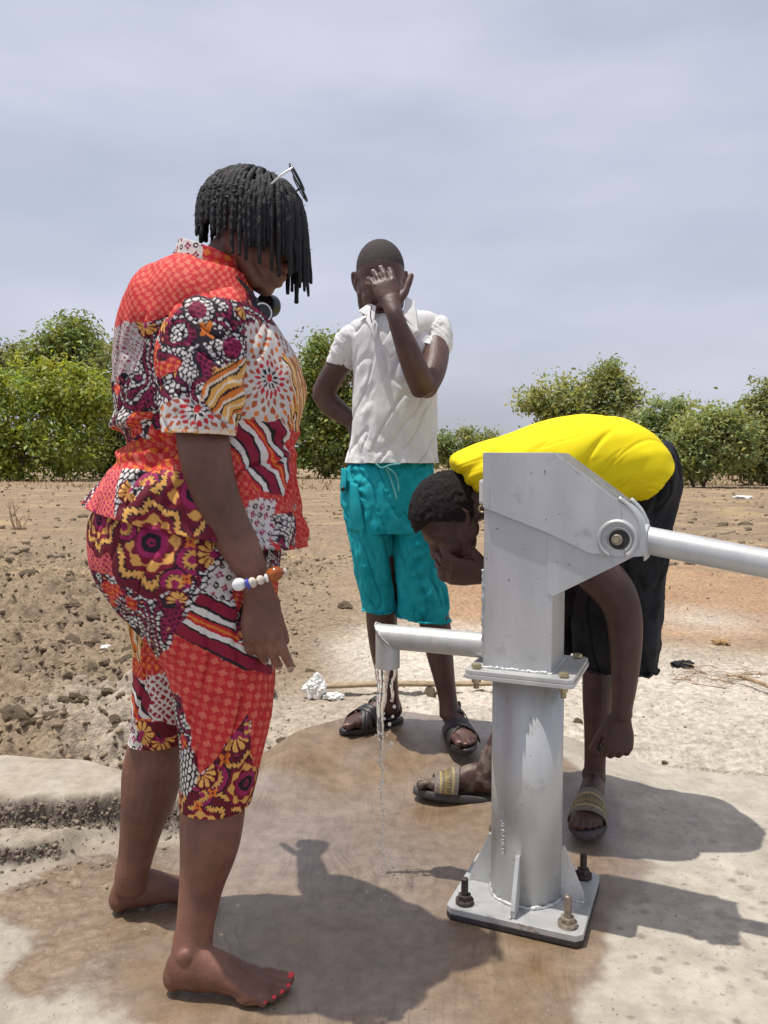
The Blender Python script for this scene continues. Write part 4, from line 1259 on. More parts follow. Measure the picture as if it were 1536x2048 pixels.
def hand_parts(curl=(20, 25, 20), splay=6, thumb=((0.75, 0.62, -0.22), 20), spread_curl=0.0, lens=(0.070, 0.078, 0.073, 0.057), curls=None):
    """local: wrist at 0, fingers along +x, thumb side +y, back of the hand +z"""
    parts = [tube([(-0.01, 0, 0), (0.02, 0.0, 0), (0.055, 0.001, 0.001), (0.085, 0.001, 0.002), (0.096, 0.001, 0.001)],
                  [(0.023, 0.016), (0.029, 0.017), (0.040, 0.0155), (0.041, 0.0135), (0.039, 0.011)], 20, 4, ref=(0, 0, 1), cap=0.5)]
    parts.append(ball((0.035, 0.024, -0.008), (0.030, 0.016, 0.015)))
    nails, tips = [], []
    for k, (yb, L) in enumerate(zip((0.030, 0.010, -0.010, -0.029), lens)):
        c = curls[k] if curls else [a + spread_curl * k for a in curl]
        sp = R(splay * (1.5 - k) / 1.5)
        p = Vector((0.088, yb, 0.002)); th = 0.0
        pts, rad = [p], [0.0108]
        dirh = Vector((math.cos(sp), math.sin(sp), 0))
        r = 0.0106 if k < 3 else 0.0093
        for s, fr in enumerate((0.45, 0.30, 0.25)):
            th += R(c[s])
            dv = dirh * math.cos(th) + Vector((0, 0, -math.sin(th)))
            q = p + dv * L * fr * 1.08
            pts += [p.lerp(q, 0.55), q]
            rad += [r * (0.95 - 0.06 * s), r * (0.97 - 0.08 * s)]
            p = q
        parts.append(tube(pts, rad, 12, 3, ref=(0, 1, 0), cap=0.9))
        nrm = dirh * math.sin(th) + Vector((0, 0, math.cos(th)))
        nails.append((p - dv * 0.001 + nrm * r * 0.62, dv, nrm, r))
        tips.append((p, dv, nrm, r))
    tdir, tb = thumb
    td = Vector(tdir).normalized()
    p0 = Vector((0.018, 0.020, -0.006))
    p1 = p0 + td * 0.042
    ax = td.cross(Vector((0, 0, 1))).normalized()
    td2 = (Matrix.Rotation(R(tb), 3, Vector((0, 0, 1))) @ td) if False else (td + Vector((tb / 60.0, 0, 0))).normalized()
    p2 = p1 + td2 * 0.034; p3 = p2 + td2 * 0.026
    parts.append(tube([p0, p1, p1.lerp(p2, 0.6), p2, p3], [0.0155, 0.0128, 0.0116, 0.0120, 0.0098], 12, 3, ref=(0, 0, 1), cap=0.9))
    nails.append((p3 + Vector((0, 0, 0.006)), td2, Vector((0, 0, 1)), 0.009))
    return parts, nails

def nail_mesh(name, pos, dv, nrm, r, M):
    V, f = ball((0, 0, 0), (r * 0.75, r * 0.62, r * 0.22), n=12)
    Mx = frame(pos, dv, nrm)
    return npmesh(name, xf(xf(V, Mx), M), f)

def head_parts(s=1.0, neck=None):
    """local: x forward, z up, origin in the middle of the head. height about .24 * s"""
    p = [ball((-0.012, 0, 0.034), (0.096, 0.074, 0.086), n=32),
         ball((0.028, 0, 0.005), (0.066, 0.064, 0.075), n=28),
         ball((0.034, 0, -0.050), (0.056, 0.052, 0.055), n=24),
         ball((0.070, 0, -0.094), (0.020, 0.026, 0.019)),
         ball((0.068, 0, 0.018), (0.028, 0.055, 0.016)),
         tube([(0.085, 0, 0.008), (0.098, 0, -0.016), (0.109, 0, -0.033)], [(0.008, 0.009), (0.010, 0.011), (0.012, 0.014)], 12, 3, ref=(0, 1, 0)),
         ball((0.100, 0.014, -0.036), (0.010, 0.009, 0.009)), ball((0.100, -0.014, -0.036), (0.010, 0.009, 0.009)),
         tube([(0.080, -0.024, -0.062), (0.094, -0.009, -0.059), (0.094, 0.009, -0.059), (0.080, 0.024, -0.062)], [0.005, 0.009, 0.009, 0.005], 10, 4, ref=(0, 0, 1)),
         tube([(0.080, -0.022, -0.073), (0.091, -0.008, -0.075), (0.091, 0.008, -0.075), (0.080, 0.022, -0.073)], [0.005, 0.0095, 0.0095, 0.005], 10, 4, ref=(0, 0, 1))]
    for sy in (-1, 1):
        p.append(ball((0.050, sy * 0.034, -0.032), (0.034, 0.028, 0.036)))
        p.append(ball((0.076, sy * 0.031, -0.002), (0.014, 0.017, 0.011)))            # lids
        p.append(tube([(0.020, sy * 0.056, -0.030), (0.030, sy * 0.052, -0.070), (0.055, sy * 0.030, -0.094)], [0.018, 0.018, 0.018], 10, 4))   # jaw
        p.append(ball((-0.004, sy * 0.054, -0.030), (0.040, 0.020, 0.045)))
        ear = [(-0.010 - 0.006, sy * 0.074, 0.016), (-0.030, sy * 0.083, 0.014), (-0.033, sy * 0.083, -0.008), (-0.018, sy * 0.077, -0.027), (-0.008, sy * 0.073, -0.031)]
        p.append(tube(ear, [0.005, 0.0055, 0.0055, 0.0055, 0.006], 10, 4))
        p.append(ball((-0.017, sy * 0.072, -0.006), (0.017, 0.009, 0.024)))
    return [(V * s, f) for V, f in p]

def add_person(label, loc):
    return thing('person', label, 'person', loc)

# small text-free helpers for sandals, in foot coordinates
def sole_mesh(name, M, L=0.268, w=0.052, z0=-0.016, z1=0.0):
    n = 40
    t = np.linspace(0, 2 * np.pi, n, endpoint=False)
    x = 0.127 + L / 2 * np.cos(t)
    hw = np.interp(x, [-0.01, 0.03, 0.09, 0.17, 0.21, 0.262], [0.6, 0.74, 0.72, 1.0, 0.98, 0.6]) * w
    y = hw * np.sign(np.sin(t)) * abs(np.sin(t)) ** 0.62 + 0.002
    rings = [(0.97, z0), (1.0, z0 + 0.003), (1.0, z1 - 0.003), (0.97, z1)]
    V = np.concatenate([np.stack([0.127 + (x - 0.127) * k, y * k, np.full(n, z)], 1) for k, z in rings] + [[[0.127, 0, z0], [0.127, 0, z1]]])
    Q = grid_faces(4, n)
    j = np.arange(n)
    T = np.concatenate([np.stack([np.full(n, 4 * n), (j + 1) % n, j], 1), np.stack([np.full(n, 4 * n + 1), 3 * n + j, 3 * n + (j + 1) % n], 1)])
    return npmesh(name, xf(V, M), [Q, T])

def foot_top(x):
    return float(np.interp(x, [0.03, 0.06, 0.095, 0.13, 0.165, 0.19, 0.212, 0.25], [.078, .098, .088, .070, .052, .040, .031, .024]))
def foot_hw(x):
    return float(np.interp(x, [0.03, 0.095, 0.13, 0.165, 0.19, 0.25], [.031, .037, .041, .047, .049, .044]))
def band(name, M, xa, xb, w0, w1=None, n=22, thick=0.0022, lift=0.004, a0=0, a1=180, cols=None):
    """strap over the foot from (+y, xa) to (-y, xb), width w"""
    w1 = w0 if w1 is None else w1
    A = np.linspace(R(a0), R(a1), n)
    m = 5 if cols is None else 21
    V, C = [], []
    for i, a in enumerate(A):
        t = i / (n - 1)
        xc = xa + (xb - xa) * t
        w = w0 + (w1 - w0) * math.sin(math.pi * t)
        for k in range(m):
            x = xc + (k / (m - 1) - 0.5) * w
            V.append((x, (foot_hw(x) + lift) * math.cos(a), (foot_top(x) + lift) * math.sin(a) ** 0.8 if math.sin(a) > 0 else 0.0))
            if cols is not None: C.append(cols(k / (m - 1), t))
    me = npmesh(name, xf(np.array(V), M), grid_faces(n, m, wrap=False))
    if cols is not None: set_color(me, np.array(C))
    return me
# ------------------------------------------------------------------ fabric print of the woman's outfit (painted per vertex, in pixels of cloth)
RED = np.array([0.46, 0.020, 0.026]); COR = np.array([0.60, 0.125, 0.08]); COR2 = np.array([0.54, 0.075, 0.05])
MAR = np.array([0.22, 0.008, 0.03]); MAG = np.array([0.30, 0.015, 0.085]); BLK = np.array([0.014, 0.008, 0.013]); WHT = np.array([0.64, 0.60, 0.56])
OCH = np.array([0.66, 0.34, 0.085]); ORA = np.array([0.62, 0.16, 0.025]); RUS = np.array([0.38, 0.085, 0.03]); CRE = np.array([0.74, 0.62, 0.47])

def paint(base, mask, c):
    base[mask] = c
def rot(x, y, a):
    c, s = math.cos(R(a)), math.sin(R(a))
    return x * c + y * s, -x * s + y * c
def p_hound(x, y, bg=RED, c1=COR, c2=COR2, p=24, a=12):
    x, y = rot(x, y, a)
    i, j = np.floor(x / p), np.floor(y / (p * 0.82))
    lx, ly = x / p - i - 0.5, y / (p * 0.82) - j - 0.5
    sx, sy = lx + 0.18 * ly, ly - 0.18 * lx
    m = ((abs(sx) < 0.17) & (abs(sy) < 0.40)) | ((abs(sy) < 0.17) & (abs(sx) < 0.40)) | (np.hypot(lx, ly) < 0.27)
    out = np.tile(bg, (len(x), 1)).astype(float)
    par = ((i + j) % 2) == 0
    paint(out, m & par, c1); paint(out, m & ~par, c2)
    return out
def p_dots(x, y, bg=BLK, c=WHT, p=17, q=10, a=-30):
    x, y = rot(x, y, a)
    j = np.floor(y / q); xx = x + (j % 2) * p * 0.5
    i = np.floor(xx / p)
    lx, ly = xx / p - i - 0.5, y / q - j - 0.5
    out = np.tile(bg, (len(x), 1)).astype(float)
    paint(out, (lx / 0.42) ** 2 + (ly / 0.38) ** 2 < 1, c)
    return out
def p_stripes(x, y, a, seq, wob=3.0):
    xx, yy = rot(x, y, a)
    t = yy + wob * np.sin(xx * 0.07)
    tot = sum(w for w, _ in seq)
    t = np.mod(t, tot)
    out = np.zeros((len(x), 3)); s = 0
    for w, c in seq:
        paint(out, (t >= s) & (t < s + w), c); s += w
    return out
ST_MAR = [(20, MAR), (6, BLK), (11, WHT), (4, BLK), (6, RED), (5, ORA), (6, RED), (11, WHT), (4, BLK)]
ST_OCH = [(9, OCH), (4, BLK), (5, CRE), (9, ORA), (4, BLK), (7, OCH), (4, CRE)]
def p_rosette(out, x, y, cx, cy, r0):
    dx, dy = x - cx, y - cy
    r = np.hypot(dx, dy) / r0; th = np.arctan2(dy, dx)
    k = r < 1.32 + 0.06 * np.cos(8 * th)
    paint(out, k, MAR * 0.55)
    wav = 0.93 + 0.11 * np.cos(8 * th)
    saw = 0.03 * np.sign(np.sin(th * 48))
    paint(out, abs(r - wav) < 0.15, BLK)
    paint(out, abs(r - wav + saw) < 0.085, OCH)
    paint(out, r < 0.76, MAR * 0.8)
    st = np.cos(8 * th + 0.4)
    paint(out, abs(r - 0.58) < 0.10 * (0.55 + 0.6 * st) + 0.02, OCH * 0.95)
    paint(out, r < 0.40, MAG)
    paint(out, r < 0.26, BLK); paint(out, r < 0.12, MAG * 0.8); paint(out, r < 0.05, BLK)
def p_half(out, x, y, cx, cy, r0, a, col_o=MAG):
    dx, dy = rot(x - cx, y - cy, a)
    r = np.hypot(dx, dy) / r0; th = np.arctan2(dy, dx)
    k = dy < 0.25 * r0
    paint(out, (r < 1.2) & k, BLK)
    paint(out, (r < 1.06) & k, col_o)
    paint(out, (r < 0.70) & k, BLK * 2)
    paint(out, (r < 0.62 + 0.07 * np.sign(np.sin(th * 13))) & k, OCH)
    paint(out, (r < 0.30) & k, MAG)
def p_fan(out, x, y, cx, cy, r0, a):
    dx, dy = rot(x - cx, y - cy, a)
    r = np.hypot(dx, dy) / r0; th = np.arctan2(dy, dx)
    k = (abs(th) < 1.75) & (r > 0.25)
    paint(out, k & (r < 1.12), MAR * 0.5)
    paint(out, k & (r < 0.93 + 0.07 * np.cos(th * 11)) & (np.cos(th * 11) > -0.55), OCH * 1.1)
    paint(out, (r < 0.25), MAG)
def p_cross(out, x, y, cx, cy, r0, c=ORA):
    dx, dy = x - cx, y - cy
    r = np.hypot(dx, dy) / r0; th = np.arctan2(dy, dx)
    paint(out, r < 0.75 + 0.3 * np.cos(4 * th + 3.14), c); paint(out, r < 0.22, MAR)
def p_tile(x, y, cx, cy, bg=WHT):
    """rust and white star mosaic round a centre"""
    dx, dy = x - cx, y - cy
    r = np.hypot(dx, dy); th = np.arctan2(dy, dx)
    out = np.tile(WHT * 0.86, (len(x), 1)).astype(float)
    for (ra, n, ph, ln, wd, c) in ((15, 10, 0, 9, 4, BLK), (31, 16, 0.0, 8, 6.4, RED), (45, 16, 0.2, 8, 6, RUS), (60, 16, 0, 9, 8, RUS), (76, 20, 0.1, 8, 8, ORA), (92, 24, 0, 8, 8, RUS), (108, 28, 0, 8, 8, RUS), (124, 32, 0.1, 8, 8, MAR), (140, 36, 0, 8, 8, RUS), (157, 40, 0, 8, 8, RUS)):
        d = np.mod(th + ph, 2 * np.pi / n) - np.pi / n
        t = d * ra
        paint(out, (abs(t) / (wd * 0.72)) ** 1.3 + (abs(r - ra) / (ln * 0.92)) ** 1.3 < 1, c)
    paint(out, r < 7, RED)
    return out
def p_mosaic(x, y, c=RUS, line=WHT, p=19, a=10, dark=BLK):
    x, y = rot(x, y, a)
    i, j = np.floor(x / p), np.floor(y / p)
    lx, ly = x / p - i - 0.5, y / p - j - 0.5
    r = np.hypot(lx, ly); th = np.arctan2(ly, lx)
    out = np.tile(line * 0.92, (len(x), 1)).astype(float)
    par = (i + j) % 2 == 0
    paint(out, (r < 0.34 + 0.1 * np.cos(4 * th)) & par, c)
    paint(out, (r < 0.30) & ~par, dark)
    paint(out, (r < 0.12), line)
    return out
def p_net(x, y, bg=MAG, c=COR * 1.1, p=11, a=40):
    x, y = rot(x, y, a)
    lx, ly = np.mod(x / p, 1) - 0.5, np.mod(y / p, 1) - 0.5
    out = np.tile(bg, (len(x), 1)).astype(float)
    paint(out, (abs(lx) > 0.32) | (abs(ly) > 0.32), c)
    return out
def p_base(x, y, seed=0):
    """curling black bands of white beads over magenta and ochre"""
    n = fbm(x / 84, y / 84, seed=100 + seed, octv=2, gain=0.35) * 3.4
    fr = n - np.floor(n)
    n2 = fbm(x / 60, y / 60, seed=120 + seed, octv=2)
    out = p_dots(x, y, MAG * 0.85, MAR * 0.3, 13, 8.5, 10 + 40 * seed)
    k = fr < 0.5; paint(out, k, BLK)
    k = fr < 0.40; out[k] = p_dots(x, y, BLK, WHT, 14, 9.0, -25)[k]
    k = (fr > 0.86); paint(out, k, BLK * 1.6)
    k = (fr > 0.66) & (fr < 0.80) & (n2 > 0.0); out[k] = p_mosaic(x, y, OCH, MAR * 0.6, 18, 20, BLK)[k]
    k = n2 > 0.46; out[k] = p_hound(x, y, RED * 0.9, COR, ORA, 14, 20)[k]
    return out
def inpoly(x, y, P):
    return poly_sdf(x, y, P) < 0
def patch(out, x, y, P, fn):
    k = inpoly(x + 2 * np.sin(y / 9), y, P)
    if k.any():
        out[k] = fn(x[k], y[k])

def warp(x, y, a=5.0):
    return x + a * fbm(x / 45, y / 45, seed=900, octv=3) + 2.2 * fbm(x / 14, y / 14, seed=901, octv=2), y + a * fbm(x / 45, y / 45, seed=902, octv=3) + 2.2 * fbm(x / 14, y / 14, seed=903, octv=2)
def paint_torso(x, y):
    x, y = warp(x, y, 9)
    out = p_base(x, y)
    # rear waist and lower flap
    patch(out, x, y, [(100, 930), (320, 900), (330, 1100), (100, 1100)], lambda a, b: p_net(a, b))
    patch(out, x, y, [(225, 925), (310, 920), (280, 1010), (215, 1040)], lambda a, b: p_dots(a, b, BLK, WHT, 18, 10, -50))
    for (cx, cy, r) in ((390, 985, 78), (300, 1080, 70)):
        p_rosette(out, x, y, cx, cy, r)
    p_half(out, x, y, 290, 965, 26, -20); p_half(out, x, y, 345, 945, 24, 10); p_fan(out, x, y, 255, 985, 24, 150); p_cross(out, x, y, 305, 935, 13)
    patch(out, x, y, [(60, 840), (250, 850), (400, 860), (420, 900), (400, 945), (330, 935), (240, 935), (60, 940)], lambda a, b: p_hound(a, b, RED * 1.05, COR, ORA, 20, 30))
    # front
    patch(out, x, y, [(480, 640), (800, 600), (800, 860), (480, 870)], lambda a, b: p_tile(a, b, 545, 755))
    patch(out, x, y, [(585, 700), (900, 650), (900, 880), (560, 880), (600, 830), (612, 780)], lambda a, b: p_stripes(a, b, 60, ST_OCH))
    patch(out, x, y, [(440, 860), (900, 840), (900, 1120), (500, 1120)], lambda a, b: p_hound(a, b, RED, COR, COR2, 15, 40))
    patch(out, x, y, [(455, 845), (570, 835), (640, 900), (600, 1000), (520, 985), (450, 880)], lambda a, b: p_stripes(a, b, 52, ST_MAR, 5))
    patch(out, x, y, [(505, 1000), (570, 1005), (560, 1110), (480, 1110)], lambda a, b: p_mosaic(a, b, MAG, WHT, 17, 10))
    patch(out, x, y, [(560, 1040), (700, 1020), (700, 1110), (570, 1110)], lambda a, b: p_base(a, b, 2))
    # upper back and shoulder
    patch(out, x, y, [(100, 440), (620, 440), (500, 590), (430, 612), (350, 625), (300, 640), (235, 668), (80, 640)], lambda a, b: p_hound(a, b, RED * 1.1, COR * 1.05, COR, 15, -35))
    patch(out, x, y, [(100, 640), (300, 640), (250, 740), (100, 760)], lambda a, b: p_mosaic(a, b, MAG, WHT * 0.8, 11, 30, MAR))
    p_fan(out, x, y, 285, 645, 22, 100)
    patch(out, x, y, [(180, 760), (300, 740), (290, 880), (180, 880)], lambda a, b: p_base(a, b, 3))
    return out
def paint_sleeve(x, y):
    x, y = warp(x, y, 8)
    out = p_base(x, y, 5)
    patch(out, x, y, [(300, 540), (520, 540), (500, 605), (400, 590), (340, 640), (260, 690)], lambda a, b: p_hound(a, b, RED * 1.1, COR * 1.05, COR, 15, -35))
    for (cx, cy, r) in ((400, 625, 38), (462, 690, 40)):
        d = np.hypot(x - cx, (y - cy) * 1.15)
        k = d < r; paint(out, k, BLK)
        k = (d < r - 5); out[k] = p_dots(x[k], y[k], BLK, WHT, 15, 9.5, -20)
        k = (d < r * 0.55); out[k] = p_dots(x[k], y[k], MAG * 0.9, MAR * 0.4, 13, 9, 10)
    p_cross(out, x, y, 412, 662, 16); p_fan(out, x, y, 330, 640, 24, -160); p_fan(out, x, y, 492, 610, 26, 60)
    patch(out, x, y, [(395, 800), (430, 745), (470, 715), (620, 700), (620, 880), (462, 850)], lambda a, b: p_stripes(a, b, 140, ST_OCH))
    patch(out, x, y, [(200, 868), (330, 800), (375, 790), (470, 850), (470, 920), (200, 920)], lambda a, b: p_tile(a, b, 392, 815))
    patch(out, x, y, [(150, 860), (620, 858), (620, 900), (150, 900)], lambda a, b: p_mosaic(a, b, OCH, CRE, 21, 10, ORA))
    return out
def paint_leg(x, y):
    x, y = warp(x, y, 3)
    out = p_base(x, y, 7)
    patch(out, x, y, [(60, 980), (215, 980), (225, 1080), (210, 1160), (60, 1160)], lambda a, b: p_net(a, b))
    patch(out, x, y, [(210, 1000), (275, 990), (225, 1130), (280, 1160), (250, 1200), (200, 1120)], lambda a, b: p_dots(a, b, BLK, WHT, 18, 10.5, 65))
    patch(out, x, y, [(80, 1150), (290, 1160), (345, 1270), (330, 1330), (60, 1330)], lambda a, b: p_base(a, b, 9))
    for (cx, cy, r) in ((302, 1085, 84), (470, 1010, 70), (160, 1040, 60)):
        p_rosette(out, x, y, cx, cy, r)
    for (cx, cy, r, a) in ((385, 1122, 30, -90), (240, 1055, 27, 100), (350, 1170, 28, 0), (445, 1190, 24, 20), (420, 1060, 26, 30)):
        p_half(out, x, y, cx, cy, r, a)
    p_fan(out, x, y, 425, 1110, 32, 180); p_fan(out, x, y, 355, 1205, 22, -90); p_cross(out, x, y, 380, 1085, 14); p_cross(out, x, y, 372, 1160, 13); p_cross(out, x, y, 255, 1033, 13)
    patch(out, x, y, [(360, 1235), (415, 1140), (440, 1120), (430, 1195), (385, 1230)], lambda a, b: p_dots(a, b, BLK, WHT, 17, 10, -35))
    patch(out, x, y, [(405, 1185), (450, 1120), (560, 1130), (540, 1230)], lambda a, b: p_mosaic(a, b, MAG, WHT, 21, 20))
    patch(out, x, y, [(345, 1280), (400, 1185), (480, 1215), (560, 1250), (580, 1400), (485, 1345)], lambda a, b: p_stripes(a, b, 27, ST_MAR, 0))
    patch(out, x, y, [(470, 1160), (650, 1160), (650, 1330), (480, 1290)], lambda a, b: p_base(a, b, 4))
    patch(out, x, y, [(335, 1300), (350, 1268), (484, 1342), (600, 1380), (700, 1480), (620, 1600), (497, 1440), (400, 1550), (380, 1500), (350, 1400), (200, 1380)], lambda a, b: p_hound(a, b, RED, COR, COR2, 22, 14))
    patch(out, x, y, [(505, 1420), (700, 1380), (700, 1700), (505, 1540)], lambda a, b: p_hound(a, b, RED, COR, COR2, 22, 14))
    # hem medallions
    low = poly_sdf(x, y, [(500, 1432), (512, 1545), (620, 1600), (620, 1720), (150, 1720), (150, 1580), (372, 1500), (395, 1560)]) < 0
    if low.any():
        sub = np.tile(MAR * 0.45, (low.sum(), 1)).astype(float)
        a, b = x[low], y[low]
        for (cx, cy, r) in ((500, 1580, 62), (400, 1665, 58), (300, 1600, 55)):
            p_rosette(sub, a, b, cx, cy, r)
        for (cx, cy, r, an) in ((470, 1490, 24, 80), (428, 1555, 27, 95), (402, 1590, 22, 70), (385, 1560, 22, 160), (496, 1462, 20, 100)):
            p_half(sub, a, b, cx, cy, r, an)
        p_fan(sub, a, b, 470, 1475, 34, 120); p_fan(sub, a, b, 402, 1545, 30, 30); p_cross(sub, a, b, 448, 1520, 14); p_cross(sub, a, b, 425, 1585, 13); p_cross(sub, a, b, 392, 1615, 12)
        k = poly_sdf(a, b, [(300, 1500), (395, 1505), (388, 1570), (362, 1600), (300, 1600)]) < 0
        if k.any(): sub[k] = p_dots(a[k], b[k], BLK, WHT, 16, 9, 100)
        out[low] = sub
    return out
def paint_farleg(x, y):
    x, y = warp(x, y, 8)
    out = p_hound(x, y, RED * 0.9, ORA * 1.1, COR, 12, 40)
    patch(out, x, y, [(120, 1150), (300, 1170), (285, 1260), (275, 1330), (120, 1330)], lambda a, b: p_stripes(a, b, 80, ST_OCH, 6))
    patch(out, x, y, [(120, 1370), (290, 1360), (310, 1440), (120, 1440)], lambda a, b: p_stripes(a, b, 40, ST_MAR, 5))
    patch(out, x, y, [(290, 1350), (420, 1330), (420, 1500), (330, 1500), (300, 1420)], lambda a, b: p_net(a, b, RED * 0.6, WHT, 12, 40))
    low = y > 1445 + 0.1 * (x - 300)
    if low.any():
        sub = p_mosaic(x[low], y[low], MAG, WHT, 18, 0)
        k = x[low] > 285
        sub[k] = MAR * 0.5
        p_half(sub, x[low], y[low], 300, 1490, 26, 20); p_fan(sub, x[low], y[low], 285, 1470, 26, -40); p_fan(sub, x[low], y[low], 330, 1480, 24, 90)
        out[low] = sub
    return out
# ------------------------------------------------------------------ woman in the printed outfit
m_print = mat('wax_print_cotton', rough=0.75, attr='Col', bump=0.25, bscale=420, bdist=0.0015, var=0.08, vscale=30, spec=0.3)
wo_ = add_person('woman in red and black patterned outfit, barefoot, looking down at left', W(400, 1900, 1.62) * Vector((1, 1, 0)) if False else Vector((-0.40, 1.64, 0)))
DW = 1.66          # body axis depth
def fold_noise(sx, sy, amp, seed, off=0):
    def f(qx, qy, u, v, V):
        return amp * fbm(qx / sx, qy / sy, seed=seed, octv=3)
    return f
# ---- skin
bp_ = []
# trunk inside the clothes
bp_.append(tube([W(400, 1180, DW), W(385, 1080, DW), W(400, 960, DW), W(425, 860, DW), W(425, 740, DW), W(410, 640, DW), W(420, 580, DW)],
                [(0.15, 0.16), (0.17, 0.18), (0.145, 0.15), (0.14, 0.145), (0.15, 0.15), (0.125, 0.155), (0.07, 0.09)], 24, 4, ref=(0, 1, 0)))
# neck
bp_.append(limb([(418, 600, DW, 120), (445, 545, DW, 104), (478, 500, DW, 100), (495, 470, DW, 98)]))
# near leg
nf = G(326, 1990)                     # heel of the near foot
bp_.append(limb([(410, 1150, 1.60, 175), (435, 1380, 1.59, 160), (432, 1520, 1.58, 140), (425, 1620, 1.57, 134), (419, 1690, 1.565, 121), (403, 1770, 1.56, 92), (392, 1840, 1.55, 80), (386, 1880, 1.545, 82), (382, 1915, 1.535, 84)], cap=0.3))
ff = G(212, 1842)
bp_.append(limb([(340, 1150, 1.76, 130), (328, 1350, 1.77, 105), (313, 1470, 1.78, 106), (305, 1540, 1.79, 120), (298, 1590, 1.79, 112), (284, 1650, 1.80, 88), (272, 1710, 1.80, 72), (263, 1752, 1.80, 68), (260, 1778, 1.80, 60)], cap=0.3))
fparts, fnails = foot_parts()
# near foot: axis to the right, turned a little towards the lens; she faces +x so her right foot is near: big toe on the far side (+y)
gd = (G(562, 2003) - G(324, 1990)); gd.z = 0
FM1 = frame(nf + Vector((0, 0.012, 0.003)), gd, (0, 0, 1), 1.0, 1)
FM2 = frame(ff + Vector((0.0, 0.025, 0.003)), Vector((0.95, 0.42, 0)), (0, 0, 1), 0.98, -1)
bp_ += xfp(fparts, FM1) + xfp(fparts, FM2)
# near arm
AD = 1.475
bp_.append(limb([(402, 660, 1.53, 84), (402, 760, 1.52, 92), (404, 850, 1.50, 104), (412, 920, 1.48, 104), (432, 990, AD, 94), (452, 1040, AD, 88), (480, 1095, AD, 80), (503, 1140, AD, 66, 0.85), (512, 1165, AD, 62, 0.8), (520, 1190, AD, 64, 0.7)]))
HM = frame(W(514, 1180, AD), Vector((0.11, 0.02, -1.0)), Vector((-0.10, -1, 0.05)), 0.99, -1)
# local y must point to the front (+x world): choose the mirror that does so
if (HM.to_3x3() @ Vector((0, 1, 0))).x < 0:
    HM = frame(W(514, 1180, AD), Vector((0.11, 0.02, -1.0)), Vector((-0.10, -1, 0.05)), 0.99, 1)
hp, hn = hand_parts(curls=[(10, 14, 10), (17, 20, 14), (22, 24, 16), (27, 26, 18)], splay=9, thumb=((0.93, 0.12, -0.42), 12))
bp_ += xfp(hp, HM)
# far arm, bent out with the hand resting in the air
bp_.append(limb([(420, 660, 1.82, 110), (412, 760, 1.86, 100), (400, 850, 1.89, 92), (390, 895, 1.92, 84)]))
bp_.append(tube([W(390, 895, 1.92), W(386, 880, 1.98), W(382, 864, 2.05)], [0.042, 0.038, 0.032], 14, 4, ref=(0, 0, 1)))
HM2 = frame(W(382, 864, 2.04), Vector((0.10, 1.0, 0.1)), Vector((0.2, -0.1, 1)), 1.0, 1)
hp2, hn2 = hand_parts(curl=(70, 75, 40), splay=3, thumb=((0.5, 0.8, 0.1), 10))
bp_ += xfp(hp2, HM2)
# head
WHC = W(508, 470, DW)
WT = R(24)
WHM = frame(WHC, Vector((math.cos(WT), -0.10, -math.sin(WT))), Vector((math.sin(WT), 0, math.cos(WT))), 0.93)
bp_ += xfp(head_parts(), WHM)
wbm = union('woman_body', bp_, 0.0036, 5)
def wet_foot(V):
    L = xf(V, FM1.inverted())
    n1_ = fbm(V[:, 0] * 40, V[:, 1] * 40, V[:, 2] * 40, seed=820, octv=3)
    return -1.0 * smooth01((n1_ + 0.1) / 0.3) * (L[:, 0] > 0.05) * (L[:, 0] < 0.27) * (L[:, 2] < 0.09) * (abs(L[:, 1]) < 0.07)
set_float(wbm, wet_foot(getV(wbm)), 'hairy')
def w_paint(V, col):
    n1_ = fbm(V[:, 0] * 4, V[:, 1] * 4, V[:, 2] * 4, seed=821, octv=3)
    col = col * (1 + 0.25 * n1_)[:, None]
    L = xf(V, HM.inverted())
    kn = np.zeros(len(V))
    for yb in (0.030, 0.010, -0.010, -0.029):       # knuckles a little darker
        kn = np.maximum(kn, np.exp(-((L[:, 0] - 0.093) / 0.008) ** 2 - ((L[:, 1] - yb) / 0.007) ** 2))
    return col * (1 - 0.3 * kn)[:, None]
skin_colors(wbm, (0.125, 0.050, 0.032), (0.185, 0.082, 0.055), w_paint)
wbody = obj('body', wbm, painted_skin('warm_brown_painted_skin', 0.5), wo_)
for (x, y, z, r) in fnails:
    V, f = ball((x, y, z), (r * 0.62, r * 0.70, r * 0.30), n=14)
    obj('toenail', npmesh('toenail', xf(V, FM1), f), m_rednail, wo_)
for (p_, dv, nr_, r) in hn[:4]:
    obj('fingernail', nail_mesh('fingernail', p_, dv, nr_, r, HM), m_nail, wo_)
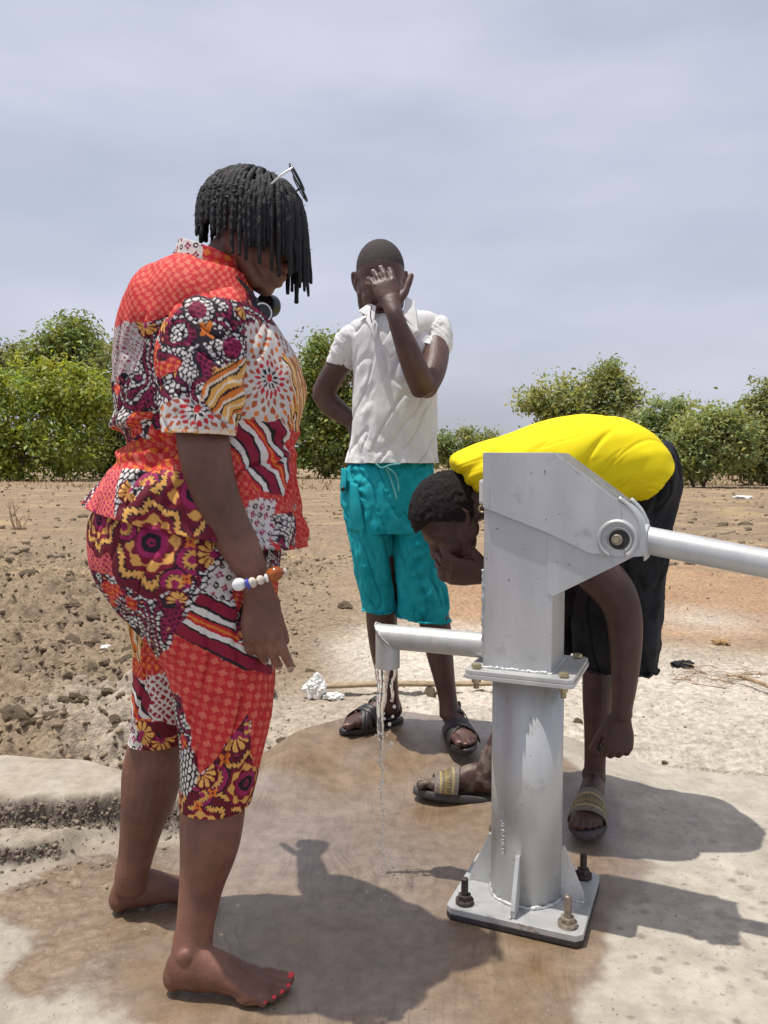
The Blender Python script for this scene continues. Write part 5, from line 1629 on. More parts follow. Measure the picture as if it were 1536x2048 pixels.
# ---- top
def crease(x, y, sx, sy, seed):
    """thin sharp valleys, 0..1"""
    n = abs(fbm(x / sx, y / sy, seed=seed, octv=2, gain=0.4))
    return np.clip(1 - n / 0.16, 0, 1) ** 1.5
def wr_torso(qx, qy, u, v, V):
    a = 0.007 * fbm(qx / 60, qy / 110, seed=201, octv=3)
    a = a - 0.010 * crease(qx * 0.8 + qy * 0.45, qy * 0.9 - qx * 0.3, 60, 150, 204) * smooth01((qy - 600) / 80)
    waist = np.exp(-((qy - 880) / 45.0) ** 2)
    a = a + waist * 0.010 * np.sin(qy / 7.5 + 2.2 * fbm(qx / 70, qy / 50, seed=202)) * (0.4 + 0.6 * smooth01((420 - qx) / 120))
    diag = np.sin((qy * 0.8 - qx * 0.55) / 11 + 3 * fbm(qx / 90, qy / 90, seed=203))
    a = a + 0.0035 * diag * smooth01((qy - 820) / 40) * smooth01((qx - 440) / 60)
    a = a + 0.012 * np.sin(u * 38 + 1.5 * np.sin(qy / 60)) * smooth01((qy - 960) / 120)
    a = a + 0.02 * np.exp(-((qy - 838) / 14.0) ** 2) * smooth01((300 - qx) / 60) - 0.014 * np.exp(-((qy - 868) / 14.0) ** 2) * smooth01((320 - qx) / 60)
    return a
T = [prow(512, 352, 492, DW, .075, 560), prow(532, 330, 500, DW, .115, 560), prow(556, 300, 503, DW, .150, 575), prow(598, 268, 518, DW, .175, 605), prow(650, 246, 552, DW, .185), prow(700, 238, 585, DW, .185), prow(755, 240, 608, DW, .185),
     prow(800, 242, 609, DW, .185), prow(838, 245, 600, DW, .175), prow(870, 252, 594, DW, .165), prow(905, 250, 590, DW, .17), prow(938, 232, 590, DW, .185), prow(972, 208, 594, DW, .205, 1005), prow(1003, 186, 604, DW, .215, 1094)]
top = cloth(T, 330, 560, 2.25, wr_torso)
def wr_sleeve(qx, qy, u, v, V):
    a = 0.006 * fbm(qx / 55, qy / 90, seed=211, octv=3) - 0.008 * crease(qx * 0.7 - qy * 0.6, qy * 0.8 + qx * 0.5, 42, 120, 214)
    a = a + 0.005 * np.sin((qx * 0.9 + qy * 0.5) / 12 + 2 * fbm(qx / 60, qy / 60, seed=212)) * np.exp(-((qy - 640) / 60.0) ** 2) * smooth01((380 - qx) / 60)
    a = a + 0.006 * np.sin((qx * 0.7 - qy) / 15) * np.exp(-((qx - 470) / 30.0) ** 2) * np.exp(-((qy - 800) / 50.0) ** 2)
    return a
SL = [pring(402, 590, 1.62, 30, 0.8, -10), pring(402, 584, 1.585, 90, 0.5, -12), pring(400, 592, 1.545, 140, 0.5, -12), pring(401, 622, 1.51, 168, 0.55, -8), pring(403, 680, 1.50, 176, 0.60, -2), pring(402, 745, 1.49, 170, 0.62, 0), pring(398, 810, 1.48, 158, 0.66, 2), pring(393, 868, 1.475, 140, 0.72, 2)]
slv = cloth(SL, 170, 300, 2.2, wr_sleeve)
SL2 = [pring(420, 580, 1.76, 60, 1, 0), pring(420, 640, 1.82, 150, 0.6, 0), pring(414, 760, 1.87, 140, .7, 0), pring(404, 840, 1.90, 130, .8, 0)]
slv2 = cloth(SL2, 40, 60, 2.2)
COLR = [( (W(423, 512, DW) + W(423, 546, DW)) / 2 + Vector((0, 0, -0.018)), (W(495, 580, DW) - W(352, 508, DW)) / 2, Vector((0, 0.080, 0))),
        ( (W(427, 510, DW)), (W(494, 536, DW) - W(360, 486, DW)) / 2, Vector((0, 0.076, 0)))]
clr = cloth(COLR, 20, 260, 2.1, fold_noise(40, 40, 0.002, 220))
ccol = p_hound(clr['qx'], clr['qy'], RED * 1.1, COR, ORA, 22, 10)
kk = clr['qx'] < 405
ccol[kk] = p_mosaic(clr['qx'], clr['qy'], MAR, WHT, 20, 0)[kk]
shirt = garment('shirt', [top, slv, slv2, clr], m_print, wo_, [paint_torso(top['qx'], top['qy']), paint_sleeve(slv['qx'], slv['qy']), paint_torso(slv2['qx'], slv2['qy']), ccol])
# ---- trousers
def wr_leg(qx, qy, u, v, V):
    a = 0.005 * fbm(qx / 50, qy / 120, seed=231, octv=3) - 0.007 * crease(qx + 0.3 * qy, qy * 0.9 - 0.4 * qx, 55, 190, 234)
    a = a * (1 - 0.75 * smooth01((v - v.max() + 0.05) / 0.05))
    a = a + 0.0012 * np.sin(qx / 12 + qy / 60 + 2 * fbm(qx / 60, qy / 60, seed=232)) * smooth01((330 - qx) / 40) * smooth01((qy - 1150) / 60)
    return a
NL = [prow(985, 215, 560, 1.65, .175), prow(1040, 190, 562, 1.65, .19), prow(1100, 190, 560, 1.64, .19), prow(1150, 204, 556, 1.63, .18), prow(1210, 240, 552, 1.61, .155), prow(1270, 295, 550, 1.60, .135), prow(1330, 338, 549, 1.59, .12), prow(1400, 354, 547, 1.585, .108), prow(1470, 362, 535, 1.58, .098), prow(1535, 364, 519, 1.575, .089), prow(1588, 362, 507, 1.57, .083), prow(1603, 361, 503, 1.57, .082)]
nleg = cloth(NL, 360, 420, 2.15, wr_leg)
FL = [prow(1120, 210, 450, 1.74, .13), prow(1200, 245, 450, 1.75, .125), prow(1280, 268, 440, 1.76, .115), prow(1360, 271, 420, 1.77, .105), prow(1425, 268, 398, 1.775, .095), prow(1466, 262, 382, 1.78, .088), prow(1474, 260, 379, 1.78, .087)]
fleg = cloth(FL, 200, 240, 2.15, wr_leg)
garment('trousers', [nleg, fleg], m_print, wo_, [paint_leg(nleg['qx'], nleg['qy']), paint_farleg(fleg['qx'], fleg['qy'])])
# ---- hair in locs
def locs():
    rg = random.Random(12)
    parts = []
    def w(p): return WHM @ Vector(p)
    crown = Vector((-0.02, 0, 0.128))
    down = Vector((0, 0, -1))
    sk_c, sk_r = Vector((-0.020, 0, 0.034)), Vector((0.108, 0.082, 0.089))
    Minv = WHM.inverted()
    n = 0
    # a base cap so no scalp shows
    for ring, cnt in ((0.12, 8), (0.30, 16), (0.48, 26), (0.66, 34), (0.84, 40), (1.02, 46), (1.20, 48), (1.40, 48), (1.6, 44)):
        for k in range(cnt):
            ph = 2 * math.pi * (k + rg.random() * 0.6) / cnt
            th = ring + rg.uniform(-0.08, 0.08)
            # start on the scalp
            st = Vector((sk_c.x + sk_r.x * math.sin(th) * math.cos(ph), sk_r.y * math.sin(th) * math.sin(ph), sk_c.z + sk_r.z * math.cos(th)))
            front = math.cos(ph)                      # +1 forehead, -1 nape
            if front > 0.45 and ring > 1.15: continue
            if ring > 1.5 and front > 0.1: continue
            length = rg.uniform(0.13, 0.175) if front > -0.1 else rg.uniform(0.10, 0.145)
            if front > 0.55: length = rg.uniform(0.12, 0.17) if rg.random() < 0.82 else rg.uniform(0.165, 0.195)
            if ring > 1.15: length *= 0.62
            pts = [w(st * 0.98)]
            pos = st.copy()
            dirv = (Vector((math.cos(ph), math.sin(ph), 0.1 - 0.9 * th)) + (Minv.to_3x3() @ down).normalized() * 0.35).normalized()
            g_l = (Minv.to_3x3() @ down).normalized()
            steps = 12
            dl = length / steps
            wob = rg.uniform(0, 6)
            for i in range(steps):
                t = i / steps
                dirv = (dirv + Vector((-0.07 * max(0.0, -front), 0, 0)) + g_l * (0.34 + 0.5 * t + 0.3 * max(0, th - 0.6)) + Vector((rg.uniform(-1, 1), rg.uniform(-1, 1), rg.uniform(-1, 1))) * 0.085).normalized()
                pos = pos + dirv * dl
                # keep outside the skull
                q = Vector(((pos.x - sk_c.x) / (sk_r.x + 0.010), pos.y / (sk_r.y + 0.010), (pos.z - sk_c.z) / (sk_r.z + 0.010)))
                if q.length < 1.0 and pos.z > -0.03:
                    q = q.normalized()
                    pos = Vector((sk_c.x + q.x * (sk_r.x + 0.010), q.y * (sk_r.y + 0.010), sk_c.z + q.z * (sk_r.z + 0.010)))
                elif pos.z <= -0.03:
                    rr_ = math.hypot((pos.x - 0.02) / 0.098, pos.y / 0.078)
                    if rr_ < 1.0 and pos.x < 0.08:
                        pos.x = 0.02 + (pos.x - 0.02) / rr_; pos.y = pos.y / rr_
                pts.append(w(pos))
            r0 = rg.uniform(0.0046, 0.0072)
            rads = []
            for i in range(len(pts)):
                t = i / (len(pts) - 1)
                rads.append(r0 * (1.0 - 0.35 * t) * (1 + 0.13 * math.sin(i * 2.4 + wob) + rg.uniform(-0.1, 0.1)))
            parts.append(tube(pts, rads, 8, 3, ref=(0.3, 0.2, 1)))
            n += 1
            for q in range(5):       # frizz
                i0 = rg.randrange(1, len(pts) - 1)
                b0 = pts[i0]; e_ = Vector((rg.gauss(0, 1), rg.gauss(0, 1), rg.gauss(0, 1))).normalized() * rg.uniform(0.006, 0.014)
                parts.append(tube([b0, b0 + e_ * 0.6 + Vector((0, 0, 0.002)), b0 + e_], [0.0006, 0.0005, 0.0003], 3, 1, ref=(0.3, 0.2, 1), cap=0.2))
    V, f = join(parts)
    cap = ball(sk_c, tuple(sk_r + Vector((-0.002, -0.002, -0.002))), n=32)
    capV = cap[0]
    me = npmesh('hair', V, f)
    # cap restricted to the scalp
    Vc, fc = cap
    keep = (Vc[:, 2] > 0.02 - 0.4 * np.minimum(0, Vc[:, 0] + 0.02) * -1.0) & ~((Vc[:, 0] > 0.06) & (Vc[:, 2] < 0.07))
    keep = (Vc[:, 2] > -0.02) & ~((Vc[:, 0] > 0.055) & (Vc[:, 2] < 0.075))
    fk = [q[keep[q].all(1)] for q in fc]
    Vw = xf(Vc, WHM)
    V2 = np.concatenate([V, Vw]); off = len(V)
    fs = [f[0], f[1]] + [q + off for q in fk]
    me = npmesh('hair', V2, fs)
    return me
hair = obj('hair', locs(), m_hair, wo_)
hair['label'] = 'black shoulder-short locs falling over the face'

# ---- sunglasses pushed up on her hair
m_glass_frame = mat('black_plastic_frame', (0.012, 0.012, 0.014), 0.25)
m_lens = mat('dark_lens', (0.02, 0.022, 0.03), 0.05, spec=0.8)
m_silver = mat('silver_metal', (0.6, 0.6, 0.6), 0.25, metallic=1.0)
gl = thing('sunglasses', 'dark sunglasses pushed up on the black locs', 'sunglasses', W(570, 372, DW))
gc = W(585, 372, DW)
gl_f = Vector((0.55, 0, 0.62)).normalized(); gl_u = Vector((-0.45, 0, 0.9))
gc = W(597, 366, DW)
GM = frame(gc, Vector((0.80, 0, 0.45)), Vector((-0.35, 0, 0.9)))
for sy in (-1, 1):
    pts = [(0, sy * (0.032 + 0.026 * math.cos(a)), 0.027 * math.sin(a)) for a in np.linspace(0, 2 * math.pi, 20)]
    V, f = tube([GM @ Vector(p) for p in pts], [0.0028] * 20, 8, 1, ref=tuple(GM.to_3x3() @ Vector((1, 0, 0))))
    rim = obj('rim', npmesh('rim', V, f), m_glass_frame, gl)
    V, f = ball((0, sy * 0.032, 0), (0.002, 0.025, 0.026), n=20)
    obj('lens', npmesh('lens', xf(V, GM), f), m_lens, gl)
    V, f = tube([GM @ Vector((0, sy * 0.060, 0.010)), GM @ Vector((-0.03, sy * 0.066, 0.006)), GM @ Vector((-0.075, sy * 0.070, -0.006))], [0.0022, 0.002, 0.0024], 8, 3)
    obj('temple', npmesh('temple', V, f), m_silver if sy < 0 else m_glass_frame, gl)
V, f = tube([GM @ Vector((0, -0.008, 0.006)), GM @ Vector((0.003, 0, 0.010)), GM @ Vector((0, 0.008, 0.006))], [0.003] * 3, 8, 3)
obj('bridge', npmesh('bridge', V, f), m_glass_frame, gl)

# ---- headphones hanging at her neck
m_hp = mat('black_headphone_plastic', (0.012, 0.012, 0.014), 0.35, bump=0.2, bscale=200)
m_white = mat('white_ring', (0.75, 0.75, 0.75), 0.4)
hpn = thing('headphones', 'black headphones with white ringed ear cup round her neck', 'headphones', W(528, 625, 1.60))
hc_ = W(522, 627, 1.605)
HPM = frame(hc_, Vector((0.55, -0.83, 0.12)), Vector((0, 0, 1)))
for (off, lab) in (((0, 0, 0), 1), ((0.02, 0, 0), 0)):
    pass
me = cyl_mesh('ear_cup', HPM @ Vector((-0.018, 0, 0)), HPM @ Vector((0.010, 0, 0)), 0.026, 0.023, 40, 0.004)
cup = obj('ear_cup', me, m_hp, hpn)
pts = [HPM @ Vector((0.0105, 0.0175 * math.cos(a), 0.0175 * math.sin(a))) for a in np.linspace(0, 2 * math.pi, 36)]
V, f = tube(pts, [0.0017] * 36, 8, 1, ref=tuple(HPM.to_3x3() @ Vector((1, 0, 0))))
obj('ring', npmesh('ring', V, f), m_white, cup)
HPM2 = frame(W(540, 612, 1.74), Vector((0.55, 0.83, 0.12)), Vector((0, 0, 1)))
obj('ear_cup', cyl_mesh('ear_cup', HPM2 @ Vector((-0.018, 0, 0)), HPM2 @ Vector((0.010, 0, 0)), 0.026, 0.023, 40, 0.004), m_hp, hpn)
V, f = tube([HPM @ Vector((-0.012, 0.0, 0.024)), W(470, 556, 1.57), W(395, 520, 1.575), W(352, 506, DW), W(395, 520, 1.745), W(470, 556, 1.75), HPM2 @ Vector((-0.012, 0, 0.024))], [0.006, 0.005, 0.005, 0.006, 0.005, 0.005, 0.006], 10, 5)
obj('band', npmesh('band', V, f), m_hp, hpn)

# ---- bead bracelet
br_ = thing('bracelet', 'bracelet of white, glass and amber beads on her wrist', 'bracelet', W(507, 1160, AD))
m_amber = mat('amber_bead', (0.42, 0.11, 0.012), 0.15, color2=(0.22, 0.05, 0.01), vscale=60)
m_crystal = mat('crystal_bead', (0.55, 0.47, 0.38), 0.08, var=0.4, vscale=120)
m_wbead = mat('white_bead', (0.75, 0.74, 0.72), 0.3, var=0.15, vscale=200, bump=0.5, bscale=160, bdist=0.003)
m_blue = mat('blue_bead', (0.05, 0.06, 0.35), 0.25)
for (px, py, d, r, m_, nm) in ((478, 1169, 1.425, (15, 13), m_wbead, 'white_bead'), (496, 1168, 1.424, (5, 12), m_blue, 'blue_bead'), (505, 1165, 1.425, (9, 11), m_crystal, 'glass_bead'), (521, 1160, 1.428, (9, 10), m_crystal, 'glass_bead'), (533, 1156, 1.433, (4, 9), m_wbead, 'spacer_bead'), (549, 1148, 1.445, (19, 15), m_amber, 'amber_bead'), (570, 1142, 1.46, (5, 9), m_crystal, 'glass_bead'), (474, 1163, 1.45, (7, 9), m_crystal, 'glass_bead')):
    ax = (Vector((1, 0, 0.32))).normalized()
    Mb = frame(W(px, py, d), ax, (0, 0, 1))
    V, f = ball((0, 0, 0), (r[0] * S(d), r[1] * S(d), r[1] * S(d)), n=16)
    obj(nm, npmesh(nm, xf(V, Mb), f, smooth=(m_ is not m_crystal)), m_, br_)
pts = [W(512, 1160, AD) + Vector((0.040 * math.cos(a), 0.036 * math.sin(a), 0.013 * math.cos(a))) for a in np.linspace(0, 2 * math.pi, 30)]
V, f = tube(pts, [0.0012] * 30, 6, 1, ref=(0, 0, 1))
obj('cord', npmesh('cord', V, f), m_glass_frame, br_)
# ------------------------------------------------------------------ standing man in white polo and teal shorts
def GS(px, py):
    z = 0.0
    for _ in range(12):
        p = G(px, py, z); z = 0.5 * z + 0.5 * sz(p.x, p.y)
    p.z = sz(p.x, p.y)
    return p
DM = 2.78
ma = add_person('man in white polo shirt and teal shorts wiping his face with one hand', GS(800, 1450))
mb = []
mb.append(tube([W(785, 1010, DM), W(785, 930, DM), W(788, 840, DM), W(790, 750, DM), W(790, 690, DM), W(785, 655, DM)], [(0.135, 0.10), (0.135, 0.095), (0.13, 0.095), (0.135, 0.10), (0.14, 0.095), (0.10, 0.07)], 24, 4))
mb.append(limb([(782, 690, DM, 74), (772, 650, DM, 68), (766, 610, DM - .01, 66), (764, 580, DM - .01, 64)]))
# legs
fL, fR = GS(801, 1442), GS(897, 1458)
tL, tR = GS(690, 1468), GS(926, 1512)
mb.append(limb([(752, 1020, DM, 100), (758, 1120, DM, 84), (762, 1200, DM, 66), (764, 1250, 2.80, 62), (768, 1300, 2.82, 56), (774, 1350, 2.84, 44), (778, 1390, 2.85, 40), (780, 1415, 2.86, 42)]))
mb.append(limb([(825, 1020, DM, 100), (840, 1120, 2.77, 84), (862, 1210, 2.76, 66), (872, 1260, 2.75, 62), (880, 1310, 2.745, 54), (889, 1360, 2.74, 43), (896, 1400, 2.735, 38), (899, 1428, 2.73, 42)]))
dL = (tL - fL); dL.z = 0
dR = (tR - fR); dR.z = 0
SOLE = 0.018
ML = frame(fL + Vector((0, 0, SOLE)), dL, (0, 0, 1), 1.0, 1)
MR = frame(fR + Vector((0, 0, SOLE)), dR, (0, 0, 1), 1.0, 1)
# his right foot (picture left) points left and to the lens: big toe on the lens side; left foot: big toe on picture left
if (ML.to_3x3() @ Vector((0, 1, 0))).y > 0: ML = frame(fL + Vector((0, 0, SOLE)), dL, (0, 0, 1), 1.0, -1)
if (MR.to_3x3() @ Vector((0, 1, 0))).x > 0: MR = frame(fR + Vector((0, 0, SOLE)), dR, (0, 0, 1), 1.0, -1)
mb += xfp(fparts, ML) + xfp(fparts, MR)
# arm on picture right, folded up to the face
mb.append(limb([(866, 665, DM - .02, 50), (872, 700, 2.70, 53), (866, 740, 2.62, 52), (850, 775, 2.56, 50)]))
mb.append(limb([(846, 778, 2.555, 50), (832, 742, 2.53, 52), (816, 700, 2.51, 47), (800, 660, 2.50, 38), (791, 634, 2.50, 34), (784, 614, 2.51, 35, 0.75), (778, 596, 2.522, 38, 0.5)]))
HMs = frame(W(785, 618, 2.515), W(762, 552, 2.555) - W(784, 616, 2.52), Vector((0.10, -1, 0.15)), 1.02, 1)
if (HMs.to_3x3() @ Vector((0, 1, 0))).x < 0: HMs = frame(W(785, 618, 2.515), W(762, 552, 2.555) - W(784, 616, 2.52), Vector((0.10, -1, 0.15)), 1.02, -1)
hps, hns = hand_parts(curls=[(12, 22, 18), (8, 18, 16), (10, 20, 16), (16, 24, 18)], splay=7, thumb=((0.62, 0.78, 0.10), 26), lens=(0.068, 0.074, 0.070, 0.054))
mb += xfp(hps, HMs)
# arm on picture left, hand on the hip behind him
mb.append(limb([(712, 680, DM, 46), (683, 722, DM + .03, 47), (660, 760, DM + .07, 48), (647, 786, DM + .10, 47)]))
mb.append(limb([(645, 786, DM + .10, 46), (660, 808, DM + .10, 46), (682, 826, DM + .09, 40), (703, 840, DM + .08, 34), (720, 852, DM + .08, 34)]))
hpb, hnb = hand_parts(curl=(30, 30, 20))
mb += xfp(hpb, frame(W(706, 842, DM + .08), Vector((0.5, -0.05, -0.6)), Vector((-0.5, 0.8, 0.2)), 0.98, 1))
SHC = W(761, 562, DM - 0.01)
pt = R(34)
SHM = frame(SHC, Vector((0.10, -math.cos(pt), -math.sin(pt))), Vector((0.02, -math.sin(pt), math.cos(pt))), 1.0)
mb += xfp(head_parts(1.11), SHM)
sbm = union('standing_man_body', mb, 0.0034, 3)
def sm_mask(V):
    L = xf(V, SHM.inverted()) / 1.11
    n1_ = fbm(V[:, 0] * 30, V[:, 1] * 30, V[:, 2] * 30, seed=811, octv=2)
    line = 0.078 - 0.95 * np.minimum(0.085, np.maximum(0, 0.056 - L[:, 0]))
    return smooth01((L[:, 2] - line + 0.004 * n1_) / 0.012) * (np.linalg.norm(L, axis=1) < 0.16)
def sm_paint(V, col):
    L = xf(V, SHM.inverted()) / 1.11
    nn = fbm(V[:, 0] * 160, V[:, 1] * 160, V[:, 2] * 160, seed=810, octv=2)
    n1_ = fbm(V[:, 0] * 30, V[:, 1] * 30, V[:, 2] * 30, seed=811, octv=2)
    near_h = (np.linalg.norm(L, axis=1) < 0.16)
    line = 0.078 - 0.95 * np.minimum(0.085, np.maximum(0, 0.056 - L[:, 0]))
    m_ = smooth01((L[:, 2] - line + 0.004 * n1_) / 0.008) * near_h * (1 - smooth01((abs(L[:, 1]) - 0.072) / 0.006) * (L[:, 2] < 0.03))
    hairc = np.array([0.030, 0.022, 0.020]) * (1 + 0.5 * nn)[:, None]
    return col + (hairc - col) * (0.9 * m_)[:, None]
_hm = sm_mask(getV(sbm)); set_float(sbm, _hm, 'hairy')
skin_colors(sbm, (0.066, 0.030, 0.024), (0.10, 0.048, 0.037), sm_paint)
obj('body', sbm, painted_skin('dark_brown_skin_and_stubble', 0.46), ma)
# cropped hair
def hair_cap(M, s, thick, cut, name, rough_amp=0.0, freq=90, n=72, seed=1):
    Vc, fc = ball((-0.012 * s, 0, 0.034 * s), (0.096 * s + thick, 0.074 * s + thick, 0.086 * s + thick), n=n)
    keep = cut(Vc / s)
    if rough_amp:
        c0 = np.array([-0.012 * s, 0, 0.034 * s]); dv = Vc - c0; ln = np.linalg.norm(dv, axis=1)[:, None]
        Vc = Vc + dv / ln * (rough_amp * fbm(Vc[:, 0] * freq, Vc[:, 1] * freq, Vc[:, 2] * freq, seed=seed, octv=3))[:, None]
    return npmesh(name, xf(Vc, M), [q[keep[q].all(1)] for q in fc])
for (p_, dv, nr_, r) in hns[:4]:
    obj('fingernail', nail_mesh('fingernail', p_, dv, nr_, r, HMs), m_nail, ma)
for M_ in (ML, MR):
    for (x, y, z, r) in fnails[:2]:
        V, f = ball((x, y, z), (r * 0.6, r * 0.68, r * 0.28), n=12)
        obj('toenail', npmesh('toenail', xf(V, M_), f), m_palm, ma)
# polo
m_polo = mat('white_pique', (0.68, 0.67, 0.66), 0.85, var=0.05, vscale=25, bump=0.3, bscale=700, bdist=0.001, spec=0.2)
def wr_polo(qx, qy, u, v, V):
    a = 0.005 * fbm(qx / 26, qy / 60, seed=301, octv=3) - 0.007 * crease(qx * 0.8 + qy * 0.5, qy * 0.7 - qx * 0.6, 34, 110, 305)
    a = a + 0.005 * np.sin((qx * 0.6 + qy) / 9 + 2.5 * fbm(qx / 30, qy / 30, seed=302)) * np.exp(-((qx - 725) / 22.0) ** 2) * np.exp(-((qy - 800) / 45.0) ** 2)
    a = a + 0.004 * np.sin((qx - 0.4 * qy) / 7 + 2 * fbm(qx / 30, qy / 30, seed=303)) * smooth01((qy - 860) / 40)
    a = a + 0.004 * np.sin((qx * .9 + qy * .8) / 8) * np.exp(-((qx - 850) / 25.0) ** 2) * np.exp(-((qy - 690) / 45.0) ** 2)
    a = a + 0.012 * np.exp(-(((qx - 780) / 55.0) ** 2 + ((qy - 830) / 45.0) ** 2))
    return a
PT = [prow(630, 742, 812, DM, .058, 622), prow(640, 718, 856, DM, .075, 626), prow(650, 700, 884, DM, .090, 636), prow(672, 694, 890, DM, .106, 660), prow(710, 702, 881, DM, .118), prow(760, 706, 877, DM, .122), prow(820, 707, 875, DM, .120), prow(870, 704, 874, DM, .122), prow(905, 697, 874, DM, .128), prow(926, 693, 875, DM, .132)]
tp = cloth(PT, 200, 260, 2.35, wr_polo)
def wr_sl(qx, qy, u, v, V):
    return 0.003 * fbm(qx / 20, qy / 30, seed=311, octv=3) - 0.004 * crease(qx * .8 - qy, qy + qx, 16, 60, 313) + 0.0015 * np.sin((qx * .8 - qy * 1.1) / 5 + 2 * fbm(qx / 30, qy / 30, seed=312))
s1 = cloth([pring(734, 680, DM, 56, 1.2, 70), pring(718, 678, DM, 66, 1.15, 58), pring(701, 688, DM + .01, 66, 1.05, 42), pring(689, 708, DM + .02, 60, 1.0, 28), pring(677, 733, DM + .04, 52, 1.0, 17)], 70, 90, 2.1, wr_sl)
s2 = cloth([pring(844, 668, DM, 60, 1.2, -64), pring(860, 660, DM - .01, 72, 1.15, -48), pring(871, 666, 2.75, 66, 1.05, -20), pring(874, 682, 2.73, 62, 1.02, 6), pring(872, 698, 2.705, 59, 1.05, 24)], 70, 90, 2.1, wr_sl)
polo = garment('polo_shirt', [tp, s1, s2], m_polo, ma)
# collar leaves and open placket, built as small folded panels
def panel(name, pts, m_, parent, nx=14, bend=0.004, thick=0.0025):
    """bilinear quad patch with a bulge; pts: 4 corners a b c d (world)"""
    a, b, c, d = [np.array(tuple(p)) for p in pts]
    s = np.linspace(0, 1, nx)
    U, T_ = np.meshgrid(s, s)
    P = ((1 - U) * (1 - T_))[..., None] * a + (U * (1 - T_))[..., None] * b + (U * T_)[..., None] * c + ((1 - U) * T_)[..., None] * d
    P[..., 1] -= bend * np.sin(np.pi * U) * np.sin(np.pi * T_) + 0.002 * fbm(P[..., 0] * 60, P[..., 2] * 60, seed=9)
    o = obj(name, npmesh(name, P.reshape(-1, 3), grid_faces(nx, nx, wrap=False)), m_, parent)
    md = o.modifiers.new('thickness', 'SOLIDIFY'); md.thickness = thick
    return o
panel('collar', [W(738, 606, 2.72), W(716, 622, 2.705), W(748, 640, 2.665), W(752, 612, 2.69)], m_polo, ma)
panel('collar', [W(740, 616, 2.70), W(732, 640, 2.66), W(752, 680, 2.635), W(756, 650, 2.66)], m_polo, ma, bend=0.008)
panel('collar', [W(812, 592, 2.73), W(806, 630, 2.665), W(838, 668, 2.64), W(830, 604, 2.72)], m_polo, ma, bend=0.006)
panel('placket', [W(800, 630, 2.66), W(764, 690, 2.642), W(780, 716, 2.640), W(836, 662, 2.64)], m_polo, ma, bend=0.003)
m_ink = mat('grey_ink', (0.06, 0.06, 0.09), 0.8)
V, f = tube([W(815, 672, 2.630), W(820, 666, 2.630), W(824, 663, 2.630)], [0.0016, 0.003, 0.001], 6, 2)
obj('chest_logo', npmesh('chest_logo', V, f), m_ink, polo)
V, f = tube([W(743, 612, 2.66), W(741, 632, 2.645), W(744, 645, 2.638)], [0.0018] * 3, 6, 3)
obj('neck_cord', npmesh('neck_cord', V, f), m_glass_frame, ma)
# shorts
m_teal = mat('teal_cotton', (0.004, 0.285, 0.335), 0.85, color2=(0.02, 0.375, 0.425), vscale=26, bump=0.4, bscale=500, bdist=0.0015, spec=0.2)
m_teal_l = mat('faded_teal', (0.10, 0.36, 0.36), 0.9)
def wr_sh(qx, qy, u, v, V):
    a = 0.006 * fbm(qx / 22, qy / 60, seed=321, octv=3) - 0.008 * crease(qx * 0.9 - qy * 0.3, qy, 26, 90, 325)
    a = a + 0.004 * np.sin(qy / 4.0 + 3 * fbm(qx / 20, qy / 40, seed=322)) * np.exp(-((qx - 705) / 26.0) ** 2) * smooth01((1080 - qy) / 60)
    a = a + 0.004 * np.sin((qy + qx * 0.4) / 4.5 + 3 * fbm(qx / 20, qy / 40, seed=323)) * np.exp(-((qx - 842) / 16.0) ** 2)
    a = a + 0.005 * np.sin((qx * 0.9 - qy * 0.35) / 9 + 2 * fbm(qx / 30, qy / 60, seed=324)) * smooth01((qy - 960) / 60)
    return a
A1 = cloth([prow(915, 706, 862, DM, .100), prow(940, 692, 867, DM, .116), prow(955, 689, 868, DM, .121), prow(985, 683, 868, DM, .128), prow(1030, 690, 872, DM, .132), prow(1062, 697, 874, DM, .128)], 90, 240, 2.35, wr_sh)
B1 = cloth([prow(1000, 690, 790, DM, .115), prow(1060, 698, 789, DM, .12), prow(1120, 708, 789, DM, .112), prow(1180, 719, 790, DM + .01, .10), prow(1212, 726, 791, DM + .015, .098), prow(1216, 727, 791, DM + .015, .098)], 130, 160, 2.3, wr_sh)
B2 = cloth([prow(1000, 778, 870, DM, .115), prow(1060, 782, 874, DM, .12), prow(1120, 786, 882, DM - .01, .115), prow(1180, 789, 892, DM - .015, .108, 1186), prow(1222, 792, 898, DM - .02, .104, 1236), prow(1227, 792, 898, DM - .02, .104, 1241)], 130, 170, 2.3, wr_sh)
sho = garment('shorts', [A1, B1, B2], m_teal, ma)
for pts in ([(770, 934), (779, 950), (785, 968), (790, 984), (794, 998)], [(772, 934), (790, 948), (796, 966), (798, 982)], [(752, 928), (764, 936), (780, 930), (800, 928)]):
    V, f = tube([W(a, b, 2.648 - 0.004 * i) for i, (a, b) in enumerate(pts)], [0.0032] * len(pts), 8, 3)
    obj('drawstring', npmesh('drawstring', V, f), m_teal_l, sho)
panel('cargo_pocket', [W(690, 960, 2.72), W(716, 968, 2.655), W(730, 1064, 2.652), W(699, 1062, 2.71)], m_teal, sho, bend=0.016)
panel('pocket_flap', [W(684, 936, 2.73), W(694, 938, 2.69), W(692, 986, 2.685), W(681, 982, 2.73)], m_teal, sho, bend=0.008)
V, f = ball(W(686, 978, 2.685), (0.008, 0.004, 0.008), n=12)
obj('button', npmesh('button', V, f), m_glass_frame, sho)
